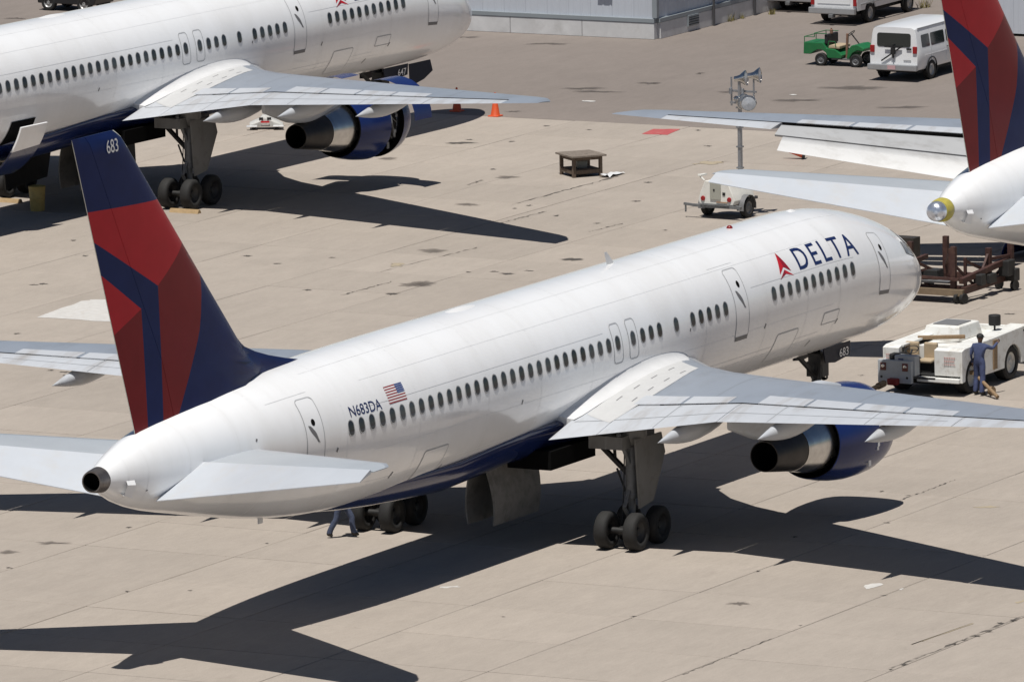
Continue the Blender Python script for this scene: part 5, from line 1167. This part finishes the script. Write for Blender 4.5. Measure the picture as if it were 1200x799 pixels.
# ---------------------------------------------------------------- people
M_skin = mat("skin_brown", (.16, .085, .055), .6, var=.1, vscale=10)
M_cover = mat("coverall_blue", (.050, .066, .145), .85, var=.15, vscale=9, bump=.6, bscale=14)
M_jeans = mat("denim_blue", (.055, .070, .12), .85, var=.2, vscale=10, bump=.5, bscale=16)
M_shirt = mat("navy_shirt", (.02, .025, .06), .85, var=.15, vscale=9)
M_boot = mat("dark_boot", (.02, .016, .013), .7)
def person(loc, rz, J, label, top, legs, cap):
    """J: joint positions (x forward, y left, z up). Body grown as one skin over the skeleton."""
    names = list(J); idx = {n: i for i, n in enumerate(names)}
    E_ = [('pelvis', 'waist'), ('waist', 'chest'), ('chest', 'neck'), ('neck', 'jaw'), ('jaw', 'crown')]
    for s in 'LR': E_ += [('pelvis', 'hip' + s), ('hip' + s, 'thigh' + s), ('thigh' + s, 'knee' + s), ('knee' + s, 'calf' + s), ('calf' + s, 'ankle' + s), ('ankle' + s, 'heel' + s), ('ankle' + s, 'toe' + s), ('chest', 'sh' + s), ('sh' + s, 'elbow' + s), ('elbow' + s, 'wrist' + s), ('wrist' + s, 'palm' + s)]
    rad = dict(pelvis=(.15, .125), waist=(.145, .11), chest=(.165, .125), neck=(.06, .06), jaw=(.075, .085), crown=(.08, .092))
    for s in 'LR': rad.update({'hip' + s: (.105, .11), 'thigh' + s: (.092, .095), 'knee' + s: (.085, .085), 'calf' + s: (.085, .085), 'ankle' + s: (.072, .072), 'heel' + s: (.045, .04), 'toe' + s: (.045, .032), 'sh' + s: (.078, .078), 'elbow' + s: (.055, .055), 'wrist' + s: (.036, .036), 'palm' + s: (.040, .022)})
    me = bpy.data.meshes.new('body'); me.from_pydata([J[n] for n in names], [(idx[a], idx[b]) for a, b in E_], [])
    ob = bpy.data.objects.new('body', me); COL.objects.link(ob)
    sk = ob.modifiers.new('skin', 'SKIN'); sb = ob.modifiers.new('sub', 'SUBSURF'); sb.levels = 2; sb.render_levels = 2; sk.use_smooth_shade = True
    for i, n in enumerate(names):
        v = me.skin_vertices[0].data[i]; v.radius = rad[n]; v.use_root = (n == 'pelvis')
    dg = bpy.context.evaluated_depsgraph_get(); dg.update(); m2 = bpy.data.meshes.new_from_object(ob.evaluated_get(dg)); bpy.data.objects.remove(ob)
    mb = MB(); mb.V = [tuple(v.co) for v in m2.vertices]; mb.F = [list(p.vertices) for p in m2.polygons]; mb.I = [0] * len(mb.F); n0 = len(mb.F)
    for s in 'LR':      # five tapered fingers leaving each palm
        p, w = Vector(J['palm' + s]), Vector(J['wrist' + s]); d = (p - w).normalized(); a = d.cross(Vector((0, 1, 0) if abs(d.y) < .7 else (1, 0, 0))).normalized(); b = a.cross(d)
        for k, l in enumerate((.07, .08, .085, .072)):
            q = p + a * (.03 - .02 * k) + d * .015; m_ = q + d * l * .55 + b * .008; mb.tube(q, m_, .010, .009, 6, True, 3); mb.tube(m_, m_ + d * l * .4 + b * .03, .009, .006, 6, True, 3)
        q = p - d * .03 + a * .035; m_ = q + a * .03 + d * .03; mb.tube(q, m_, .012, .010, 6, True, 3); mb.tube(m_, m_ + d * .035, .010, .007, 6, True, 3)
    # nose and ears
    jw, cr = Vector(J['jaw']), Vector(J['crown']); c = jw.lerp(cr, .45); fx = Vector((1, 0, 0))
    mb.tube(c + fx * .085 + Vector((0, 0, .02)), c + fx * .112 - Vector((0, 0, .015)), .010, .016, 6, True, 3)
    for sd in (1, -1): mb.box(c + Vector((-.0, sd * .082, 0)), (.045, .018, .06), mi=3)
    for f in range(n0):
        z = sum(mb.V[i][2] for i in mb.F[f]) / len(mb.F[f]); ctr = sum((Vector(mb.V[i]) for i in mb.F[f]), Vector()) / len(mb.F[f])
        if z > J['neck'][2] + .005: mb.I[f] = 3
        elif any((ctr - Vector(J['palm' + s])).length < .075 for s in 'LR'): mb.I[f] = 3
        elif z < min(J['ankleL'][2], J['ankleR'][2]) + .02: mb.I[f] = 2
        elif z < J['pelvis'][2] + .04 and not any((ctr - Vector(J[k + s])).length < .13 for s in 'LR' for k in ('wrist', 'elbow')): mb.I[f] = 1
    root = empty('person', loc, rz); tag(root, label, "person")
    mb.build('body', [top, legs, M_boot, M_skin], root, 60)
    if cap:
        mb = MB(); c2 = jw.lerp(cr, .62); mb.lathe(c2, (0, 0, 1), [(0, .108), (.05, .108), (.09, .085), (.115, .04), (.12, .005)], 20)
        mb.prism([c2 + Vector((.08, -.07, .01)), c2 + Vector((.19, -.05, -.005)), c2 + Vector((.205, 0, -.005)), c2 + Vector((.19, .05, -.005)), c2 + Vector((.08, .07, .01))], (0, 0, .012))
        mb.build('cap', M_black, root, 50)
    else:
        mb = MB(); c2 = jw.lerp(cr, .55); mb.lathe(c2, (-.15, 0, 1), [(-.03, .098), (.04, .10), (.09, .085), (.125, .04), (.13, .005)], 16); mb.build('hair', M_boot, root, 50)
    return root
J = dict(pelvis=(0, 0, .98), waist=(0, 0, 1.15), chest=(.02, 0, 1.36), neck=(.03, 0, 1.53), jaw=(.055, 0, 1.60), crown=(.05, 0, 1.74),
         hipL=(0, .10, .93), thighL=(.02, .11, .72), kneeL=(.04, .12, .50), calfL=(.0, .12, .34), ankleL=(-.04, .12, .10), heelL=(-.08, .12, .05), toeL=(.11, .14, .045),
         hipR=(0, -.10, .93), thighR=(-.02, -.11, .72), kneeR=(-.02, -.12, .50), calfR=(-.07, -.13, .34), ankleR=(-.12, -.14, .10), heelR=(-.16, -.14, .05), toeR=(.03, -.17, .045),
         shR=(.04, -.19, 1.45), elbowR=(.24, -.30, 1.36), wristR=(.42, -.35, 1.50), palmR=(.49, -.36, 1.54),
         shL=(.0, .19, 1.44), elbowL=(-.06, .27, 1.17), wristL=(.06, .30, .95), palmL=(.10, .30, .87))
person(W(-1.55, 1.70, 0), R(-6), J, "worker in blue coveralls and a dark cap leaning a hand on the white tug", M_cover, M_cover, True)
J2 = dict(J); J2.update(chest=(.05, 0, 1.36), neck=(.08, 0, 1.53), jaw=(.11, 0, 1.6), crown=(.11, 0, 1.74),
    thighL=(.14, .10, .74), kneeL=(.26, .11, .54), calfL=(.26, .11, .36), ankleL=(.30, .11, .11), heelL=(.27, .11, .05), toeL=(.45, .12, .07),
    thighR=(-.08, -.10, .72), kneeR=(-.12, -.11, .50), calfR=(-.22, -.11, .34), ankleR=(-.34, -.11, .12), heelR=(-.39, -.11, .09), toeR=(-.22, -.12, .045),
    shL=(.06, .19, 1.44), elbowL=(-.08, .25, 1.19), wristL=(.02, .26, .96), palmL=(.05, .26, .88), shR=(.06, -.19, 1.44), elbowR=(.12, -.25, 1.19), wristR=(.30, -.24, 1.05), palmR=(.37, -.23, 1.02))
person(W(26.62, -4.1, 0), R(-75), J2, "person in blue jeans walking under the foreground airliner's tail, only legs visible", M_shirt, M_jeans, False)

# ---------------------------------------------------------------- portable light tower
M_cream = mat("trailer_cream", (.74, .73, .68), .5, var=.05, vscale=3, dirt=(.45, .40, .32), dscale=4, damt=.4)
M_mast = mat("mast_steel", (.30, .31, .33), .4, metal=.6, var=.15, vscale=6)
root = empty('light_tower', W(-31.5, -21.6, 0), R(-4)); tag(root, "cream trailer light tower with raised mast and floodlights", "light tower")
mb = MB(); secs = []
for x, k in ((0, .97), (.05, 1.0), (1.25, 1.0), (1.4, .93)):
    secs.append([Vector((x, y * k, z)) for y, z in ((.66, .48), (.70, .62), (.62, .85), (.44, 1.24), (-.44, 1.24), (-.62, .85), (-.70, .62), (-.66, .48))])
mb.loft(secs, True, True, True); body = mb.build('hood', M_cream, root, 25, .015)
mb = MB(); mb.box((-.02, .02, .92), (.03, .40, .56)); d = mb.build('rear_door', mat("trailer_door", (.36, .36, .31), .5, var=.05), root, 0, .01)
mb = MB(); mb.box((-.04, .06, .96), (.02, .06, .06)); mb.build('latch', M_black, d, 0)
for y in (.5, -.5):
    mb = MB(); mb.lathe((0, y, .66), (-1, 0, 0), [(0, .085), (.03, .075), (.035, .01)], 16); mb.build('tail_lamp', M_tail, root)
mb = MB(); mb.box((-.01, -.30, .84), (.02, .1, .1)); mb.build('gauge', M_black, root, 0)
mb = MB(); mb.box((-.012, -.22, .56), (.012, .42, .035)); mb.build('stencil_marks', mat("stencil_tan", (.40, .25, .15), .7), root, 0)
mb = MB(); mb.bar((-.2, 0, .46), (-.2, 0, .46 + .001), .01, .01); mb.box((-.05, 0, .42), (.1, 1.7, .09)); mb.box((.7, 0, .42), (1.6, 1.1, .1)); mb.bar((1.4, 0, .42), (2.5, -.1, .42), .09, .09); mb.bar((-.05, .8, .42), (-.05, 1.2, .45), .07, .08); mb.bar((-.1, -.8, .45), (-.1, -1.0, .42), .1, .1); mb.build('frame', M_gear, root, 0)
mb = MB(); mb.tube((-.05, 1.14, .40), (-.05, 1.14, .18), .03); mb.build('jack', M_gear, root); 
for y in (-.74, .74):
    mb = MB(); secs = []
    for k in range(9):
        a = R(-10 + 200 * k / 8); secs.append([Vector((.72 + .43 * math.cos(a), y - .13, .34 + .43 * math.sin(a))), Vector((.72 + .43 * math.cos(a), y + .13, .34 + .43 * math.sin(a)))])
    mb.loft(secs, False); mb.build('mudguard', M_handle, root)
    car_wheel(root, .72, y, .34, .22, M_gear)
mb = MB(); mb.path([(.1, .5, 1.24), (.1, .72, 1.42), (.4, .8, 1.38)], .03, 6); mb.box((.25, .66, 1.40), (.4, .12, .05)); mb.build('bracket', M_cream, root)
mast = empty; mb = MB(); mb.box((1.0, -.35, 1.9), (.11, .11, 2.9)); mb.box((1.0, -.35, 3.6), (.075, .075, 1.9))
for z in (1.6, 2.3, 2.95, 3.6): mb.box((1.0, -.35, z), (.17, .2, .05))
mb.path([(1.09, -.26, .6), (1.09, -.26, 3.2)], .016, 6); mb.path([(.9, -.5, 1.0), (.9, -.48, 4.3)], .014, 6); mast = mb.build('mast', M_mast, root, 0)
mb = MB(); mb.bar((1.0, -.05, 4.15), (1.0, -1.0, 4.15), .06, .06); mb.bar((1.0, .0, 3.75), (1.0, -.95, 3.75), .06, .06)
for y in (-.05, -.35, -.9): mb.tube((1.0, y, 3.65), (1.0, y, 4.6), .03)
for y in (-.17, -.62): mb.lathe((.95, y + .12, 4.05), (0, 0, 1), [(0, .06), (.18, .06), (.2, .03)], 10, cap=(True, True))
mb.build('crossbar', M_mast, root)
M_lens = mat("lamp_lens", (.45, .48, .52), .12, spec=.8, var=.15, vscale=8)
for k, (p, d) in enumerate((((1.0, -.28, 4.55), (.25, -1, .1)), ((1.0, -.80, 4.68), (.3, -1, .05)), ((.95, -.30, 3.88), (-.3, -.8, -.15)), ((.95, -.72, 3.82), (-.75, -.45, -.05)))):
    mb = MB(); mb.lathe(p, d, [(-.12, .02), (-.1, .09), (0, .1), (.1, .13), (.26, .25), (.30, .27), (.31, .25)], 22); f = mb.build('floodlight', M_silver, root)
    mb = MB(); dd = Vector(d).normalized(); mb.lathe(p, d, [(.29, .25), (.30, .2), (.32, .005)], 20); mb.build('lens', M_lens, f)

# ---------------------------------------------------------------- wooden work table and sheet
M_tim = mat("weathered_timber", (.115, .082, .058), .85, var=.3, vscale=5, dirt=(.20, .17, .14), dscale=3, damt=.5, stretch=(1, 5, 1), bump=.4, bscale=20)
M_timt = mat("weathered_top", (.20, .165, .135), .85, var=.3, vscale=4, dirt=(.08, .065, .05), dscale=2.5, damt=.7, stretch=(1, 4, 1), bump=.4, bscale=20)
tp = ground(681, 205.5); root = empty('work_table', (tp.x, tp.y, 0), R(52)); tag(root, "dark wooden work table standing alone on the apron", "table")
for k in range(5):
    mb = MB(); mb.box((-.56 + .28 * k, 0, .73), (.272, 1.30 + random.uniform(-.02, .02), .06)); mb.build('plank', M_timt, root, 0, .006)
for x in (-.5, .5):
    for y in (-.5, .5): mb = MB(); mb.box((x, y, .35), (.11, .11, .70)); mb.build('leg', M_tim, root, 0, .008)
mb = MB()
for q in (-.5, .5): mb.bar((-.445, q, .18), (.445, q, .18), .06, .13); mb.bar((q, -.445, .18), (q, .445, .18), .06, .13); mb.bar((-.445, q, .63), (.445, q, .63), .05, .1); mb.bar((q, -.445, .63), (q, .445, .63), .05, .1)
mb.build('rail', M_tim, root, 0)
mb = MB(); mb.box((0, 0, .26), (.94, .94, .03)); mb.build('shelf', M_tim, root, 0)
mb = MB(); mb.box((0, 0, .11), (.5, .34, .22)); mb.box((.0, 0, .235), (.52, .36, .03)); o = mb.build('toolbox', mat("toolbox_gray", (.16, .17, .16), .6, var=.2, vscale=8), None, 0, .01); o.location = (tp.x, tp.y, .277); o.rotation_euler = (0, 0, R(40)); tag(o, "gray box on the shelf under the wooden work table", "box")
c = ground(717, 206); mb = MB(); pts = []
for i in range(6):
    row = []
    for j in range(6): row.append(Vector((c.x + (i - 2.5) * .24, c.y + (j - 2.5) * .09, .02 + .11 * abs(math.sin(i * 1.9 + j * 1.3)) * (1 - .12 * i))))
    pts.append(row)
mb.loft(pts, False); o = mb.build('plastic_sheet', mat("sheet_white", (.7, .7, .7), .5), None, 60, recalc=True); tag(o, "crumpled white sheet on the ground beside the wooden table", "sheet")

# ---------------------------------------------------------------- traffic cones
M_cone = mat("cone_orange", (.62, .085, .020), .5, var=.1, vscale=5)
def cone(u, v, label, lying=False, h=.86):
    p = ground(u, v); root = empty('traffic_cone', p); tag(root, label, "traffic cone", "orange traffic cones")
    mb = MB(); mb.lathe((0, 0, .03), (0, 0, 1), [(0, .19), (.03, .165), (h - .06, .035), (h - .03, .03), (h - .03, .02)], 22); mb.build('cone', M_cone, root)
    mb = MB(); mb.box((0, 0, .022), (.42, .42, .044), taper=(.96, .96)); mb.build('base', M_cone if not lying else M_black, root, 0, .01)
    if lying: root.rotation_euler = (0, R(80), R(105)); root.location.z = .19
    return root
cone(580.5, 136.5, "orange traffic cone standing clear beyond the left airliner's wingtip")
cone(535.5, 130.5, "orange traffic cone partly hidden by the left airliner's wing, in shadow")
cone(943, 186.5, "orange traffic cone lying on its side below the lowered flaps", True, .80)

# ---------------------------------------------------------------- steel engine dock under the right-hand tail
M_rust = mat("maroon_steel", (.058, .024, .019), .65, var=.25, vscale=5, dirt=(.13, .08, .05), dscale=5, damt=.5)
M_beam = mat("tan_beam", (.19, .14, .09), .75, var=.2, vscale=4)
root = empty('engine_stand', W(-17.45, -6.2, 0)); tag(root, "maroon steel engine stand on casters below the right airliner's tail", "engine stand")
X1, Y1 = 3.3, 2.6     # x away, y to the left of the near corner
def st(nm, segs, w, h, m=M_rust): 
    mb = MB()
    for a, b in segs: mb.bar(a, b, w, h)
    return mb.build(nm, m, root, 0)
st('base_rail', [((0, -.05, .34), (0, Y1 + .4, .34))], .16, .2, M_beam); st('base_rail', [((.28, -.0, .44), (.28, Y1 + .4, .44))], .14, .14); st('base_rail', [((.1, 0, .40), (X1, 0, .40))], .16, .22); st('base_rail', [((.1, Y1, .40), (X1, Y1, .40))], .16, .22); st('base_rail', [((X1, -.05, .36), (X1, Y1 + .05, .36))], .16, .2)
for x, y, h in ((.15, .35, 1.75), (.5, 2.3, 1.35), (2.2, .1, 1.45), (2.5, 1.7, 1.7), (3.2, -.2, 1.9), (1.6, 2.5, 1.6)): st('post', [((x, y, .4), (x, y, h))], .16, .16)
st('brace', [((.15, .35, 1.2), (1.0, .1, .5))], .07, .07); st('brace', [((.3, Y1, .5), (.2, 1.3, 1.0))], .06, .06); st('brace', [((2.2, .1, 1.3), (1.3, .05, .5))], .07, .07); st('brace', [((.5, 2.3, 1.2), (.2, 1.2, .45))], .06, .06); st('brace', [((3.2, -.2, 1.0), (2.6, .1, .5))], .07, .07)
st('top_rail', [((.15, .1, .68), (3.3, -.15, .98))], .15, .17); st('top_rail', [((.3, Y1, .85), (3.0, Y1, .95))], .12, .14); st('tray', [((.5, .5, .62), (.5, 2.1, .62))], .9, .05, M_gear)
for a_, b_ in (((.9, .3, .4), (.9, .3, 1.3)), ((1.3, 1.0, .4), (1.3, 1.0, 1.5)), ((.1, 1.6, .45), (.1, 1.6, 1.25)), ((.1, 2.9, .45), (.1, 2.9, 1.5)), ((.1, 1.6, 1.2), (1.3, 1.0, .6)), ((.1, 2.9, 1.3), (.1, 1.6, .5)), ((.9, .3, 1.2), (2.2, .1, .7)), ((1.3, 1.0, 1.4), (2.5, 1.7, .8)), ((0, .1, .75), (0, 2.9, .8)), ((2.8, .4, .4), (2.8, .4, 1.2)), ((2.2, .1, 1.1), (3.2, -.2, 1.1))): st('brace', [(a_, b_)], .085, .085)
for c_, sz in (((1.1, -.1, .62), (.34, .3, .34)), ((1.9, -.05, .55), (.5, .32, .3)), ((2.9, -.2, .75), (.5, .36, .5)), ((3.2, -.25, .5), (.3, .4, .4)), ((.6, 1.3, .8), (.5, .6, .3))): mb = MB(); mb.box(c_, sz); mb.build('bracket', M_geardark, root, 0, .03)
for x, y in ((0, .15), (0, -.05), (3.15, -.35), (3.3, .25), (0, Y1), (X1, Y1)):
    mb = MB(); mb.lathe((x, y, .17), (.25, 1, 0), [(-.05, .03), (-.06, .16), (.06, .16), (.05, .03)], 18, cap=(True, True)); mb.build('caster', M_rubber if x < 1 else M_geardark, root)
mb = MB(); mb.box((0, 0, .8), (.5, 1.1, 1.5)); mb.box((-.26, 0, .8), (.02, .98, 1.36)); o = mb.build('steel_cabinet', mat("cabinet_brown", (.035, .028, .022), .5, var=.2, vscale=3), None, 0, .02); o.location = W(-20.6, -9.75, -.05); tag(o, "dark brown steel cabinet just beyond the foreground airliner's nose", "cabinet")
# lifted off fan cowl resting on the apron
mb = MB(); secs = []
for x, k in ((0, .86), (.1, .94), (.4, 1.0), (1.3, 1.03), (2.2, .98)):
    secs.append([Vector((x, 1.12 * k * math.cos(a), 1.05 * k * math.sin(a) * .95)) for a in [R(4 + 172 * q / 20) for q in range(21)]])
mb.loft(secs, False); o = mb.build('engine_cowl', M_navy, None, 50); o.location = W(-26.6, -8.15, 0); o.rotation_euler = (0, 0, R(-8)); sd = o.modifiers.new('solid', 'SOLIDIFY'); sd.thickness = .05
tag(o, "navy engine cowl set down on the apron behind the maroon stand", "engine cowl")

# ---------------------------------------------------------------- odds and ends around the left airliner
p = ground(44, 247); root = empty('waste_barrel', p); tag(root, "yellowish barrel standing in the shade under the left airliner", "barrel")
mb = MB(); mb.lathe((0, 0, 0), (0, 0, 1), [(0, .23), (.04, .24), (.42, .26), (.44, .27), (.46, .26), (.80, .285), (.82, .295), (.84, .285), (.80, .26), (.3, .24), (.28, .01)], 24, cap=(True, False)); mb.build('drum', mat("barrel_yellow", (.40, .30, .10), .6, var=.2, vscale=5), root)
M_chock = mat("chock_wood", (.36, .25, .13), .8, var=.2, vscale=6)
for (u, v, lab) in ((217, 249.5, "wooden chock under the left airliner's nearer main wheels"), (8, 237, "wooden chock at the left edge under the left airliner")):
    p = ground(u, v); mb = MB(); mb.prism([(x, -.55, z) for x, z in ((-.13, 0), (.13, 0), (.05, .13), (-.05, .13))], (0, 1.1, 0)); o = mb.build('wheel_chock', M_chock, None, 0, .008); o.location = p; tag(o, lab, "wheel chock", "wooden wheel chocks")
p = ground(311, 151); root = empty('service_trolley', p, R(-62)); root.scale = (.9, .9, .85); tag(root, "small white service trolley seen below the left airliner's wing", "trolley")
mb = MB(); secs = []
for x, w, z in ((-.62, .3, .26), (-.45, .36, .34), (-.22, .3, .44), (-.12, .26, .58), (.12, .26, .60), (.25, .3, .46), (.5, .36, .34), (.7, .3, .22)):
    secs.append([Vector((x, -w, .12)), Vector((x, -w, z * .75)), Vector((x, -w * .7, z)), Vector((x, w * .7, z)), Vector((x, w, z * .75)), Vector((x, w, .12))])
mb.loft(secs, True, True, True); mb.build('body', mat('trolley_white', (.5, .5, .48), .5, var=.15, vscale=6, dirt=(.2, .19, .17), dscale=6, damt=.7), root, 30, .01)
for x in (-.16, .16): mb = MB(); mb.box((x, -.262, .46), (.16, .03, .10)); mb.build('window', M_black, root, 0)
mb = MB(); mb.box((0, -.33, .33), (.34, .03, .07)); mb.build('red_plate', M_widget, root, 0)
for x in (-.5, .5): mb = MB(); mb.box((x * 1.05, -.42, .16), (.42, .22, .05)); mb.build('side_tray', M_vw, root, 0, .01)
for x in (-.45, .45):
    for y in (-.3, .3): mb = MB(); mb.lathe((x, y, .08), (0, 1, 0), [(-.03, .01), (-.03, .08), (.03, .08), (.03, .01)], 12); mb.build('wheel', M_rubber, root)
